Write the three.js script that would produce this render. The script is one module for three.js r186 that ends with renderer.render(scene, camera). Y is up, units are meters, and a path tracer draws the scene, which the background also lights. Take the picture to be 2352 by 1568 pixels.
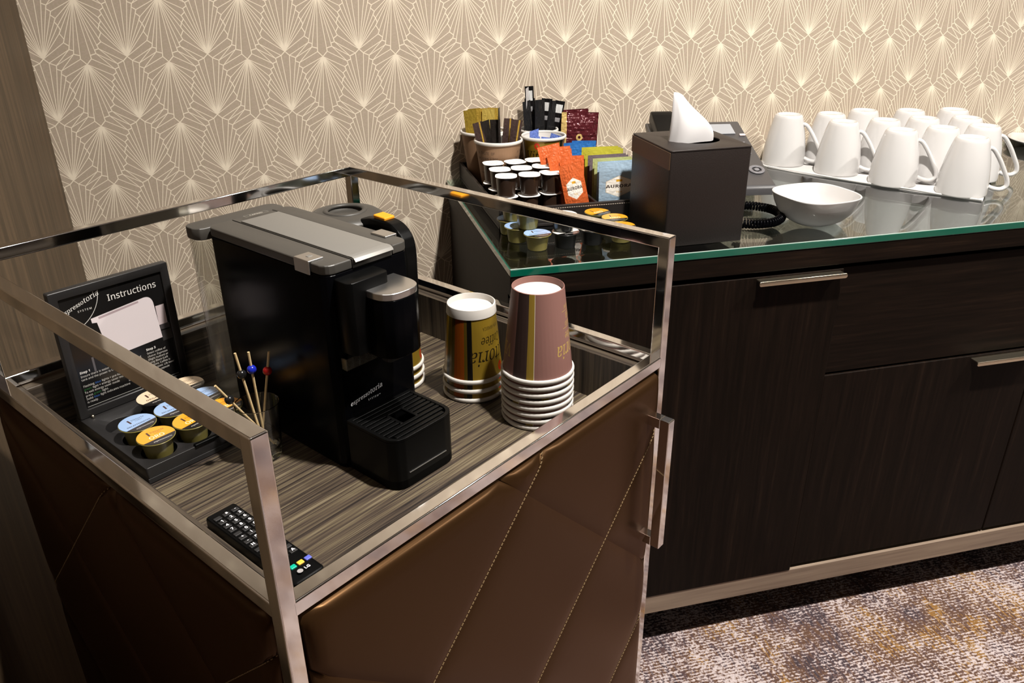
import * as THREE from 'three';
import { RoundedBoxGeometry } from 'three/addons/geometries/RoundedBoxGeometry.js';
import { mergeGeometries, toCreasedNormals } from 'three/addons/utils/BufferGeometryUtils.js';
import { RectAreaLightUniformsLib } from 'three/addons/lights/RectAreaLightUniformsLib.js';

// ---------------------------------------------------------------- camera, light, exposure
const scene = new THREE.Scene();
scene.background = new THREE.Color(0x000000);
const renderer = new THREE.WebGLRenderer({ antialias: true });
renderer.toneMapping = THREE.LinearToneMapping;
renderer.toneMappingExposure = 1.0;
renderer.shadowMap.enabled = true;
RectAreaLightUniformsLib.init();
const camera = new THREE.PerspectiveCamera(2 * Math.atan(784 / 1830.3) * 180 / Math.PI, 2352 / 1568, 0.05, 30);
{
  const yaw = 0.23815, pit = -0.4446, rol = -0.00944;
  const f = new THREE.Vector3(Math.sin(yaw) * Math.cos(pit), Math.sin(pit), -Math.cos(yaw) * Math.cos(pit));
  const r = new THREE.Vector3(Math.cos(yaw), 0, Math.sin(yaw));
  const up = new THREE.Vector3().crossVectors(r, f);
  const r2 = r.clone().multiplyScalar(Math.cos(rol)).addScaledVector(up, Math.sin(rol));
  const u2 = up.clone().multiplyScalar(Math.cos(rol)).addScaledVector(r, -Math.sin(rol));
  const m = new THREE.Matrix4().makeBasis(r2, u2, f.clone().negate());
  camera.quaternion.setFromRotationMatrix(m);
  camera.position.set(0.5192, 1.2180, 1.6695);
}
const CEIL = 2.5, FL = -0.045;   // ceiling and floor heights
// recessed, tiltable ceiling spots: [x, z, candela, aimed at, half angle]
const DOWNLIGHTS = [[1.1, 1.2, 23, [1.1, 0, 1.2], 1.27], [2.6, 1.2, 13, [2.6, 0, 1.2], 1.27], [3.7, 1.1, 9, [3.7, 0, 1.1], 1.2], [0.81, 2.9, 0.9, [0.81, 0, 2.9], 1.0], [2.2, 2.9, 0.9, [2.2, 0, 2.9], 1.0]];  // last two are unseen spots added behind the camera as dim fill
const WARM = new THREE.Color().setRGB(1.0, 0.95, 0.885);

// ---------------------------------------------------------------- helpers
let SEED = 7;
const rnd = () => { SEED = (SEED * 1664525 + 1013904223) >>> 0; return SEED / 4294967296; };
const rr = (a, b) => a + (b - a) * rnd();
const taken = {};
const numbered = (n) => { taken[n] = (taken[n] ?? -1) + 1; return taken[n] ? `${n}_${String(taken[n]).padStart(3, '0')}` : n; };
function mesh(name, geo, mat, parent) {
  const m = new THREE.Mesh(geo, mat); m.name = parent ? name : numbered(name); m.castShadow = m.receiveShadow = true;
  (parent || scene).add(m); return m;
}
function tag(o, label, category, group) { o.userData = { label, category }; if (group) o.userData.group = group; return o; }
function thing(name, label, category, [x, y, z] = [0, 0, 0], turn = 0, group) {
  const o = new THREE.Group(); o.name = numbered(name); scene.add(o); o.position.set(x, y, z); o.rotation.y = turn;
  return tag(o, label, category, group);
}
function struct(name, geo, mat) { const m = mesh(name, geo, mat); m.userData.kind = 'structure'; return m; }
function dup(src, label, pos, turn) {
  const c = src.clone(); c.name = numbered(src.name.replace(/_\d{3}$/, '')); scene.add(c);
  c.userData = { ...src.userData, label }; if (pos) c.position.set(...pos); if (turn !== undefined) c.rotation.y = turn; return c;
}
const V3 = (x, y, z) => new THREE.Vector3(x, y, z);
// box from min to max corner, edges rounded by r
function bx(x0, x1, y0, y1, z0, z1, r = 0.001, seg = 2) {
  const w = x1 - x0, h = y1 - y0, d = z1 - z0;
  const g = r > 0 ? new RoundedBoxGeometry(w, h, d, seg, Math.min(r, w / 2.02, h / 2.02, d / 2.02)) : new THREE.BoxGeometry(w, h, d);
  g.translate((x0 + x1) / 2, (y0 + y1) / 2, (z0 + z1) / 2); return g;
}
// texture coordinates in metres, v along the grain axis
function grain(g, axis = 'y', ox = 0, oy = 0) {
  const p = g.attributes.position, n = g.attributes.normal, uv = new Float32Array(p.count * 2);
  for (let i = 0; i < p.count; i++) {
    const P = { x: p.getX(i), y: p.getY(i), z: p.getZ(i) }, a = { x: Math.abs(n.getX(i)), y: Math.abs(n.getY(i)), z: Math.abs(n.getZ(i)) };
    const dom = a.x >= a.y && a.x >= a.z ? 'x' : a.y >= a.z ? 'y' : 'z';
    const inpl = ['x', 'y', 'z'].filter((k) => k !== dom);
    const va = inpl.includes(axis) ? axis : inpl[1], ua = inpl.find((k) => k !== va);
    uv[2 * i] = P[ua] + ox; uv[2 * i + 1] = P[va] + oy;
  }
  g.setAttribute('uv', new THREE.BufferAttribute(uv, 2)); return g;
}
const lathe = (pts, seg = 40) => new THREE.LatheGeometry(pts.map(([r, y]) => new THREE.Vector2(r, y)), seg);
function tube(pts, r, seg = 40, rad = 8, closed = false) {
  return new THREE.TubeGeometry(new THREE.CatmullRomCurve3(pts.map((p) => V3(...p)), closed), seg, r, rad, closed);
}
function roundRect(w, h, r, x = 0, y = 0) {
  const s = new THREE.Shape(), a = x - w / 2, b = y - h / 2;
  s.moveTo(a + r, b); s.lineTo(a + w - r, b); s.absarc(a + w - r, b + r, r, -Math.PI / 2, 0); s.lineTo(a + w, b + h - r); s.absarc(a + w - r, b + h - r, r, 0, Math.PI / 2);
  s.lineTo(a + r, b + h); s.absarc(a + r, b + h - r, r, Math.PI / 2, Math.PI); s.lineTo(a, b + r); s.absarc(a + r, b + r, r, Math.PI, Math.PI * 1.5); return s;
}
function extr(shape, depth, bevel = 0, curve = 8) {
  return toCreasedNormals(new THREE.ExtrudeGeometry(shape, { depth: depth - 2 * bevel, bevelEnabled: bevel > 0, bevelThickness: bevel, bevelSize: bevel, bevelOffset: -bevel, bevelSegments: 3, curveSegments: curve }), 0.5);
}
// extrude upwards: shape in (x, -z) plan, from y0 to y1
function plan(shape, y0, y1, bevel = 0, curve = 8) {
  const g = extr(shape, y1 - y0, bevel, curve); g.translate(0, 0, bevel); g.rotateX(-Math.PI / 2); g.translate(0, y0, 0); return g;
}
const merge = (l) => mergeGeometries(l.map((g) => (g.index ? g.toNonIndexed() : g)));

// ---------------------------------------------------------------- textures and materials
function canvasTex(w, h, draw, repeat) {
  const c = document.createElement('canvas'); c.width = w; c.height = h; const x = c.getContext('2d'); draw(x, w, h);
  const t = new THREE.CanvasTexture(c); t.colorSpace = THREE.SRGBColorSpace; t.anisotropy = 8;
  if (repeat) { t.wrapS = t.wrapT = THREE.RepeatWrapping; t.repeat.set(...repeat); } return t;
}
function lattice(n, m, seed) {
  let s = seed >>> 0; const a = new Float32Array(n * m);
  for (let i = 0; i < a.length; i++) { s = (s * 1664525 + 1013904223) >>> 0; a[i] = s / 4294967296; }
  return (x, y) => {
    const xi = Math.floor(x), yi = Math.floor(y), fx = x - xi, fy = y - yi, ux = fx * fx * (3 - 2 * fx), uy = fy * fy * (3 - 2 * fy);
    const g = (i, j) => a[(((j % m) + m) % m) * n + (((i % n) + n) % n)];
    return (g(xi, yi) * (1 - ux) + g(xi + 1, yi) * ux) * (1 - uy) + (g(xi, yi + 1) * (1 - ux) + g(xi + 1, yi + 1) * ux) * uy;
  };
}
function dataTex(w, h, fn, repeat, srgb = true) {
  const d = new Uint8Array(w * h * 4);
  for (let j = 0; j < h; j++) for (let i = 0; i < w; i++) { const c = fn(i / w, j / h); const k = (j * w + i) * 4; for (let q = 0; q < 3; q++) d[k + q] = Math.max(0, Math.min(255, c[q])); d[k + 3] = 255; }
  const t = new THREE.DataTexture(d, w, h); t.magFilter = THREE.LinearFilter; t.minFilter = THREE.LinearMipmapLinearFilter; t.generateMipmaps = true; t.wrapS = t.wrapT = THREE.RepeatWrapping;
  if (srgb) t.colorSpace = THREE.SRGBColorSpace; if (repeat) t.repeat.set(...repeat); t.needsUpdate = true; return t;
}
// streaky wood: u across, v along the grain; size in metres of one repeat
function streakTex(size, [nu1, nu2, nu3], [nv1, nv2, nv3], cols, seed, w = 1024, h = 512, con = 1) {
  const A = lattice(nu1, nv1, seed), B = lattice(nu2, nv2, seed + 11), C = lattice(nu3, nv3, seed + 23);
  return dataTex(w, h, (u, v) => {
    let t = (0.35 * A(u * nu1, v * nv1) + 0.4 * B(u * nu2, v * nv2) + 0.25 * C(u * nu3, v * nv3) - 0.5) * con + 0.5;
    t = Math.max(0, Math.min(0.999, t)) * (cols.length - 1); const i = Math.floor(t), f = t - i;
    return [0, 1, 2].map((q) => cols[i][q] * (1 - f) + cols[i + 1][q] * f);
  }, [1 / size[0], 1 / size[1]]);
}
const std = (color, roughness = 0.6, metalness = 0, extra = {}) => new THREE.MeshStandardMaterial({ color, roughness, metalness, ...extra });
const phys = (o) => new THREE.MeshPhysicalMaterial(o);

// wallpaper: interlocking fans, one tile is 0.1402 x 0.1103 m
const WPS = 0.1402, WPV = 0.1103, WPA = 0.0627, WPB = 1.0671;
const wallTex = canvasTex(1024, 806, (x, w, h) => {
  x.fillStyle = 'rgb(166,151,134)'; x.fillRect(0, 0, w, h);
  const nz = lattice(64, 64, 5);
  for (let j = 0; j < h; j += 4) for (let i = 0; i < w; i += 4) { const n = nz(i / 16, j / 12.6) - 0.5; x.fillStyle = n > 0 ? `rgba(196,170,152,${n * 0.5})` : `rgba(158,148,112,${-n * 0.5})`; x.fillRect(i, j, 4, 4); }
  const R = [[1295, 490], [1405, 530], [1475, 615], [1535, 712], [1590, 822], [1614, 935], [1622, 1062], [1668, 1210], [1740, 1320], [1805, 1395], [1905, 1475]].map(([px, py]) => {
    const dx = px - 1215, dy = py - 425, det = 1340 * 1060 + 72 * 105; return [(dx * 1060 - dy * 105) / det, (dy * 1340 + dx * 72) / det];
  });
  const U = [0, 0], U1 = [0, 1], D = [0.5, 0.105], D1 = [0.5, 1.105];
  const toward = (p, q, d) => { const l = Math.hypot(q[0] - p[0], q[1] - p[1]); return [p[0] + (q[0] - p[0]) * d / l, p[1] + (q[1] - p[1]) * d / l]; };
  const path = [U, R[0], R[1]];
  for (let i = 1; i < R.length - 1; i++) { if (i < 5) path.push(toward(R[i], U1, 0.055)); else path.push(toward(R[i + 1], D, 0.055)); path.push(R[i + 1]); }
  path.push(D1);
  const seg = (pts, lw) => {
    x.strokeStyle = 'rgb(222,209,188)'; x.lineWidth = lw; x.lineJoin = 'round'; x.lineCap = 'round';
    for (const sx of [1, -1]) for (let oa = -1; oa <= 2; oa++) for (let ob = -2; ob <= 1; ob++) {
      x.beginPath(); pts.forEach(([a, b], i) => { const X = (a * sx + oa) * w, Y = (b + ob) * h; i ? x.lineTo(X, Y) : x.moveTo(X, Y); }); x.stroke();
    }
  };
  seg(path, 12.5);
  R.forEach((p, i) => { if (i < 8) seg([p, toward(U1, p, 0.01)], 9.5); if (i > 2) seg([p, toward(D, p, 0.01)], 9.5); });
  [[8, 0], [8, 1], [9, 1], [9, 2], [10, 2]].forEach(([i, j]) => seg([R[i], [R[j][0], R[j][1] + 1]], 9.5));
});
wallTex.wrapS = wallTex.wrapT = THREE.RepeatWrapping;
const M = {};
M.wallpaper = std(0xffffff, 0.75, 0, { map: wallTex });
M.wallWood = std(0xffffff, 0.5, 0, { map: streakTex([0.5, 2.2], [50, 130, 300], [6, 16, 46], [[52, 42, 30], [70, 57, 41], [84, 68, 50], [106, 86, 62]], 3) });
M.darkOak = phys({ roughness: 0.5, specularIntensity: 0.15, map: streakTex([0.45, 1.3], [40, 110, 260], [5, 14, 40], [[13, 9, 6], [18, 12, 8], [25, 17, 12], [40, 29, 21]], 19) });
M.kick = std(0xffffff, 0.55, 0, { map: streakTex([0.3, 1.4], [20, 60, 160], [4, 12, 30], [[112, 96, 82], [132, 114, 98], [146, 128, 110], [162, 142, 124]], 37) });
M.zebra = std(0xffffff, 0.45, 0, { map: streakTex([0.36, 0.9], [120, 260, 520], [5, 11, 26], [[32, 26, 23], [56, 47, 40], [76, 65, 53], [90, 80, 62], [112, 101, 82]], 41, 2048, 512, 2.0) });
M.zebraWall = std(0xffffff, 0.45, 0, { map: streakTex([0.3, 0.9], [46, 120, 250], [3, 7, 22], [[30, 25, 21], [58, 50, 42], [80, 70, 58], [104, 94, 78]], 43, 1024, 512, 1.5) });
M.ceiling = std(new THREE.Color().setRGB(0.3, 0.28, 0.26), 0.95);
M.plaster = std(new THREE.Color().setRGB(0.08, 0.07, 0.06), 0.9);
M.chrome = std(new THREE.Color().setRGB(0.83, 0.81, 0.79), 0.07, 1);
M.steel = std(new THREE.Color().setRGB(0.62, 0.61, 0.6), 0.32, 1);
M.silver = std(new THREE.Color().setRGB(0.3, 0.29, 0.27), 0.5, 0.7);
M.brass = std(new THREE.Color().setRGB(0.62, 0.55, 0.42), 0.3, 1);
M.black = phys({ color: new THREE.Color().setRGB(0.0015, 0.0015, 0.002), roughness: 0.24, specularIntensity: 0.5, ior: 1.18 });
M.blackSatin = phys({ color: new THREE.Color().setRGB(0.002, 0.002, 0.002), roughness: 0.36, specularIntensity: 0.6, ior: 1.3 });
M.board = std(new THREE.Color().setRGB(0.014, 0.013, 0.013), 0.42);
M.coverSatin = std(new THREE.Color().setRGB(0.05, 0.046, 0.04), 0.45);
M.blackMatt = std(new THREE.Color().setRGB(0.012, 0.011, 0.011), 0.6);
M.bronze = phys({ color: new THREE.Color().setRGB(0.036, 0.017, 0.0066), roughness: 0.32, metalness: 0.4, specularColor: new THREE.Color().setRGB(0.9, 0.55, 0.28), specularIntensity: 0.6 });
M.thread = std(new THREE.Color().setRGB(0.2, 0.13, 0.06), 0.7);
M.leather = std(new THREE.Color().setRGB(0.011, 0.0065, 0.005), 0.5, 0, {
  bumpMap: dataTex(256, 256, (() => { const a = lattice(64, 64, 9), b = lattice(128, 128, 10); return (u, v) => { const t = 255 * (0.6 * a(u * 64, v * 64) + 0.4 * b(u * 128, v * 128)); return [t, t, t]; }; })(), [12, 12], false), bumpScale: 0.00016 });
M.leatherPale = std(new THREE.Color().setRGB(0.055, 0.03, 0.015), 0.5);
M.china = phys({ color: new THREE.Color().setRGB(0.55, 0.535, 0.525), roughness: 0.16, clearcoat: 0.6, clearcoatRoughness: 0.05 });
M.paper = std(new THREE.Color().setRGB(0.6, 0.585, 0.57), 0.9);
M.cupWhite = std(new THREE.Color().setRGB(0.58, 0.55, 0.51), 0.6);
M.tissue = phys({ color: new THREE.Color().setRGB(0.72, 0.7, 0.7), roughness: 1, transmission: 0.25, thickness: 0 });
M.glassPane = phys({ color: new THREE.Color().setRGB(0.9, 0.96, 0.93), roughness: 0.02, transmission: 1, thickness: 0, ior: 1.52 });
M.glassEdge = phys({ color: new THREE.Color().setRGB(0.0, 0.09, 0.055), roughness: 0.12, clearcoat: 1, clearcoatRoughness: 0.05 });
M.glassBevel = phys({ color: new THREE.Color().setRGB(0.35, 0.45, 0.4), roughness: 0.1 });
M.tumbler = phys({ color: 0xffffff, roughness: 0.01, transmission: 1, thickness: 0.002, ior: 1.5, attenuationColor: new THREE.Color(0.85, 0.9, 0.7), attenuationDistance: 0.06 });
M.clear = phys({ color: new THREE.Color().setRGB(0.9, 0.9, 0.88), roughness: 0.22, transmission: 1, thickness: 0, ior: 1.45 });
M.bamboo = std(new THREE.Color().setRGB(0.62, 0.46, 0.24), 0.6);

// ---------------------------------------------------------------- room
const LX = 0.042, RX = 4.2, FZ = 4.4;   // left wall, right wall, wall behind the camera
{
  const g = new THREE.BoxGeometry(RX - LX + 0.2, CEIL - FL, 0.1); g.translate((LX + RX) / 2, (CEIL + FL) / 2, -0.05);
  const p = g.attributes.position, uv = g.attributes.uv;
  for (let i = 0; i < p.count; i++) uv.setXY(i, (p.getX(i) - WPA) / WPS, (p.getY(i) - WPB) / WPV);
  struct('wall_back', g, M.wallpaper);
}
struct('wall_left', grain(bx(LX - 0.1, LX, FL, CEIL, 0, FZ, 0), 'y'), M.wallWood);
struct('wall_right', bx(RX, RX + 0.1, FL, CEIL, 0, FZ, 0), M.plaster);
struct('wall_front', bx(LX - 0.1, RX + 0.1, FL, CEIL, FZ, FZ + 0.1, 0), M.plaster);
struct('ceiling', bx(LX - 0.1, RX + 0.1, CEIL, CEIL + 0.1, -0.1, FZ + 0.1, 0), M.ceiling);
struct('baseboard_left', grain(bx(LX, LX + 0.012, FL, 0.1, 0.012, FZ, 0.002), 'z'), M.kick);
struct('baseboard_back', grain(bx(LX + 0.012, 0.78, FL, 0.1, 0, 0.012, 0.002), 'x'), M.kick);
{
  const n1 = lattice(9, 7, 51), n2 = lattice(30, 24, 52), n3 = lattice(300, 560, 53), n4 = lattice(520, 90, 54), n5 = lattice(14, 18, 55), n6 = lattice(700, 700, 56);
  const carpet = dataTex(2048, 2048, (u, v) => {
    const patch = 0.5 * n1(u * 9, v * 7) + 0.3 * n2(u * 30, v * 24) + 0.2 * n5(u * 14, v * 18);
    const yarn = 0.55 * n3(u * 300, v * 560) + 0.45 * n6(u * 700, v * 700);
    const row = 0.5 + 0.5 * Math.sin(v * Math.PI * 2 * 210);
    const dark = patch * 0.95 + 0.12 + (yarn - 0.5) * 1.1 + (row - 0.5) * 0.3;
    const hue = n2(u * 30 + 7, v * 24 + 3) * 0.6 + n1(u * 9 + 3, v * 7 + 2) * 0.5 + (n4(u * 520, v * 90) - 0.5) * 0.5;
    let c = [188, 174, 172];
    const br = hue > 0.78 ? [130, 92, 44] : hue > 0.5 ? [88, 62, 48] : hue > 0.34 ? [78, 58, 56] : [60, 48, 52];
    const t = Math.max(0, Math.min(1, (dark - 0.38) / 0.34));
    return c.map((k, i) => k * (1 - t) + br[i] * t);
  }, [1 / 1.5, 1 / 1.5]);
  const bump = dataTex(512, 512, (() => { const a = lattice(170, 96, 61); return (u, v) => { const t = 255 * (0.6 * a(u * 170, v * 96) + 0.4 * (0.5 + 0.5 * Math.sin(v * Math.PI * 2 * 52))); return [t, t, t]; }; })(), [1 / 0.375, 1 / 0.375], false);
  struct('floor', grain(bx(LX - 0.1, RX + 0.1, FL - 0.1, FL, -0.1, FZ + 0.1, 0), 'z'), std(0xffffff, 1, 0, { map: carpet, bumpMap: bump, bumpScale: 0.002 }));
}
const lightWords = ['above the trolley', 'in front of the white mugs', 'far to the right of the sideboard', 'added as dim fill behind the photographer on the left', 'added as dim fill behind the photographer on the right'];
DOWNLIGHTS.forEach(([x, z, cd, aim, half], i) => {
  const t = thing('ceiling_downlight', `round recessed ceiling downlight ${lightWords[i]}`, 'downlight', [x, CEIL, z], 0, 'recessed ceiling downlights');
  mesh('trim_ring', lathe([[0.045, -0.001], [0.052, -0.006], [0.06, -0.004], [0.062, 0], [0.045, 0]], 32), M.steel, t);
  const lens = new THREE.CircleGeometry(0.045, 32); lens.rotateX(Math.PI / 2); lens.translate(0, -0.001, 0);
  mesh('lens', lens, std(0x000000, 1, 0, { emissive: WARM, emissiveIntensity: 4 }), t);
  const s = new THREE.SpotLight(WARM, cd, 0, half, 0.5, 2);
  s.position.set(0, -0.02, 0); s.target.position.set(aim[0] - x, aim[1] - CEIL, aim[2] - z); s.castShadow = true; s.shadow.radius = 2; s.shadow.mapSize.set(2048, 2048);
  t.add(s, s.target);
});

// ---------------------------------------------------------------- sideboard
const SX = 0.784, SF = 0.573, GT = 0.8;   // left end, front edge, top of the glass
{
  const units = [[SX + 0.002, 1.3655], [1.3685, 1.8315], [1.8345, 2.4]];
  const un = ['dark oak cabinet with one tall door and brass pull beside trolley', 'dark oak cabinet with wide drawer above a lower door', 'dark oak cabinet at the right edge of the photo'];
  units.forEach(([a, b], i) => {
    const t = thing('cabinet_unit', un[i], 'cabinet', [(a + b) / 2, 0.09, 0.28], 0, 'sideboard cabinet units');
    const L = (g) => { g.translate(-(a + b) / 2, -0.09, -0.28); return g; };
    mesh('body', L(grain(bx(a, b, 0.1, 0.752, 0.012, SF - 0.026, 0.001), 'y', i * 0.3)), M.darkOak, t);
    const pull = (parent, x0, x1, y) => {
      const s = roundRect(x1 - x0, 0.0085, 0.0035, (x0 + x1) / 2, y); const g = extr(s, 0.003, 0.0007); g.translate(0, 0, SF + 0.012);
      mesh('pull', L(merge([g, bx(x0 + 0.003, x1 - 0.003, y + 0.001, y + 0.0035, SF - 0.012, SF + 0.013, 0.0006)])), M.brass, parent);
    };
    if (i === 0) {
      const d = mesh('door', L(grain(bx(a, b, 0.091, 0.745, SF - 0.024, SF - 0.002, 0.0015), 'y')), M.darkOak, t);
      pull(d, 1.199, 1.362, 0.7385);
    } else {
      mesh('drawer', L(grain(bx(a, b, 0.5405, 0.745, SF - 0.024, SF - 0.01, 0.0015), 'x', i * 0.21, 0.3)), M.darkOak, t);
      const d = mesh('door', L(grain(bx(a, b, 0.0995, 0.537, SF - 0.024, SF - 0.007, 0.0018), 'y', i * 0.4)), M.darkOak, t);
      pull(d, b - 0.152, b - 0.004, 0.529);
    }
  });
  tag(mesh('base_board', grain(bx(SX, 2.42, 0.046, 0.0985, 0.012, SF - 0.0255, 0.001), 'x'), M.darkOak), 'dark underside board carrying the sideboard cabinets', 'base board');
  tag(mesh('base_trim', grain(bx(SX, 2.42, 0.046, 0.0905, SF - 0.0253, SF - 0.0035, 0.0012), 'x'), M.kick), 'taupe wooden trim strip along the bottom of the dark sideboard', 'trim');
  tag(mesh('plinth', bx(SX + 0.08, 2.3, FL, 0.0455, 0.05, 0.4, 0.001), M.blackMatt), 'dark recessed plinth in the shadow under the sideboard', 'plinth');
  tag(mesh('worktop', grain(bx(SX, 2.42, 0.7535, 0.7865, 0.002, SF - 0.001, 0.0015), 'x'), M.darkOak), 'dark oak worktop board lying under the sheet of glass', 'worktop');
  const g = thing('glass_sheet', 'clear glass sheet with green edge covering the oak worktop', 'glass top', [1.6, 0.7875, 0.29]);
  const L = (q) => { q.translate(-1.6, -0.7875, -0.29); return q; };
  mesh('pane', L(bx(SX + 0.002, 2.41, 0.7885, GT, 0.003, SF - 0.0025, 0)), M.glassPane, g);
  mesh('front_edge', L(bx(SX, 2.412, 0.788, GT - 0.0015, SF - 0.0024, SF, 0.0004)), M.glassEdge, g);
  mesh('side_edge', L(bx(SX - 0.0004, SX + 0.0018, 0.788, GT - 0.0015, 0.003, SF - 0.0026, 0.0004)), M.glassEdge, g);
  mesh('bevel', L(bx(SX, 2.412, GT - 0.0014, GT, SF - 0.0022, SF - 0.0004, 0.0004)), M.glassBevel, g);
}

// ---------------------------------------------------------------- trolley (local frame: x along its front, -z into its depth)
const CN = [0.4511, 1.158], CA = 0.6252, CW = 0.6, CD = 0.62, HM = 0.752, HT = 0.914, TR = 0.665;
const cartWorld = (x, z, y = TR) => [CN[0] + Math.cos(CA) * x - Math.sin(CA) * z, y, CN[1] - Math.sin(CA) * x - Math.cos(CA) * z];
// a thing on the trolley: parts are modelled in trolley coordinates and moved to the thing's base
function cthing(name, label, cat, x, z, group, y = TR, spin = 0) {
  const t = thing(name, label, cat, cartWorld(x, z, y), CA + spin, group);
  t.put = (n, geo, mat, parent) => { geo.translate(-x, -y, z); return mesh(n, geo, mat, parent || t); };
  return t;
}
function clip(poly, inside, cut) {
  const o = []; for (let i = 0; i < poly.length; i++) { const a = poly[i], b = poly[(i + 1) % poly.length], ia = inside(a), ib = inside(b); if (ia) o.push(a); if (ia !== ib) o.push(cut(a, b)); } return o;
}
const clipTo = (poly, f) => clip(poly, (p) => f(p) >= 0, (a, b) => { const fa = f(a), fb = f(b), t = fa / (fa - fb); return [a[0] + (b[0] - a[0]) * t, a[1] + (b[1] - a[1]) * t]; });
// quilted upholstery over the rectangle x0..x1, y0..y1: one padded piece for each diamond cell, seams at 45 degrees
function quilt(x0, x1, y0, y1, p0, ps, q0, qs, H = 0.011) {
  const dmod = (v, o, s) => { const k = ((v - o) / s) % 1, t = ((k % 1) + 1) % 1; return Math.min(t, 1 - t) * s / Math.SQRT2; };
  const height = (x, y) => {
    const ds = Math.min(dmod(x - y, p0, ps), dmod(x + y, q0, qs)), de = Math.max(0, Math.min(x - x0, x1 - x, y - y0, y1 - y)), e = 1 - Math.min(de / 0.016, 1);
    return 0.0028 * (1 - Math.exp(-ds / 0.012)) + H * Math.sqrt(1 - e * e) - H;
  };
  const cells = [];
  for (let k = -8; k <= 8; k++) for (let m = -8; m <= 12; m++) {
    const pa = p0 + k * ps, pb = pa + ps, qa = q0 + m * qs, qb = qa + qs;
    let poly = [[pa, qa], [pb, qa], [pb, qb], [pa, qb]].map(([p, q]) => [(p + q) / 2, (q - p) / 2]).reverse();
    poly = clipTo(poly, (p) => p[0] - x0); if (poly.length) poly = clipTo(poly, (p) => x1 - p[0]); if (poly.length) poly = clipTo(poly, (p) => p[1] - y0); if (poly.length) poly = clipTo(poly, (p) => y1 - p[1]);
    if (poly.length < 3) continue;
    let ar = 0; poly.forEach((p, i) => { const q = poly[(i + 1) % poly.length]; ar += p[0] * q[1] - q[0] * p[1]; });
    if (Math.abs(ar) < 2e-4) continue; if (ar < 0) poly.reverse();
    const bd = []; poly.forEach((p, i) => { const q = poly[(i + 1) % poly.length], n = Math.max(1, Math.ceil(Math.hypot(q[0] - p[0], q[1] - p[1]) / 0.02)); for (let s = 0; s < n; s++) bd.push([p[0] + (q[0] - p[0]) * s / n, p[1] + (q[1] - p[1]) * s / n]); });
    const c = bd.reduce((s, p) => [s[0] + p[0] / bd.length, s[1] + p[1] / bd.length], [0, 0]);
    const ts = [0, 0.4, 0.65, 0.8, 0.88, 0.93, 0.96, 0.985, 1], pos = [], idx = [], n = bd.length;
    for (const t of ts) for (const b of bd) { const x = c[0] + (b[0] - c[0]) * t, y = c[1] + (b[1] - c[1]) * t; pos.push(x, y, height(x, y)); }
    for (let r = 0; r < ts.length - 1; r++) for (let i = 0; i < n; i++) { const a = r * n + i, b = r * n + (i + 1) % n; idx.push(a, a + n, b + n); if (r) idx.push(a, b + n, b); }
    const g = new THREE.BufferGeometry(); g.setAttribute('position', new THREE.Float32BufferAttribute(pos, 3)); g.setAttribute('uv', new THREE.Float32BufferAttribute(new Array(pos.length / 3 * 2).fill(0), 2)); g.setIndex(idx); g.computeVertexNormals(); cells.push(g);
  }
  const st = []; const dash = new THREE.BoxGeometry(0.0034, 0.0009, 0.0009); dash.rotateZ(Math.PI / 4);
  for (let k = -8; k <= 8; k++) { const p = p0 + k * ps; for (let q = -1; q < 2; q += 0.0068) { const x = (p + q) / 2, y = (q - p) / 2; if (x < x0 + 0.001 || x > x1 - 0.001 || y < y0 + 0.001 || y > y1 - 0.001) continue; const d = dash.clone(); d.translate(x, y, height(x, y) + 0.0005); st.push(d); } }
  return { cells, stitch: merge(st) };
}
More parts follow.
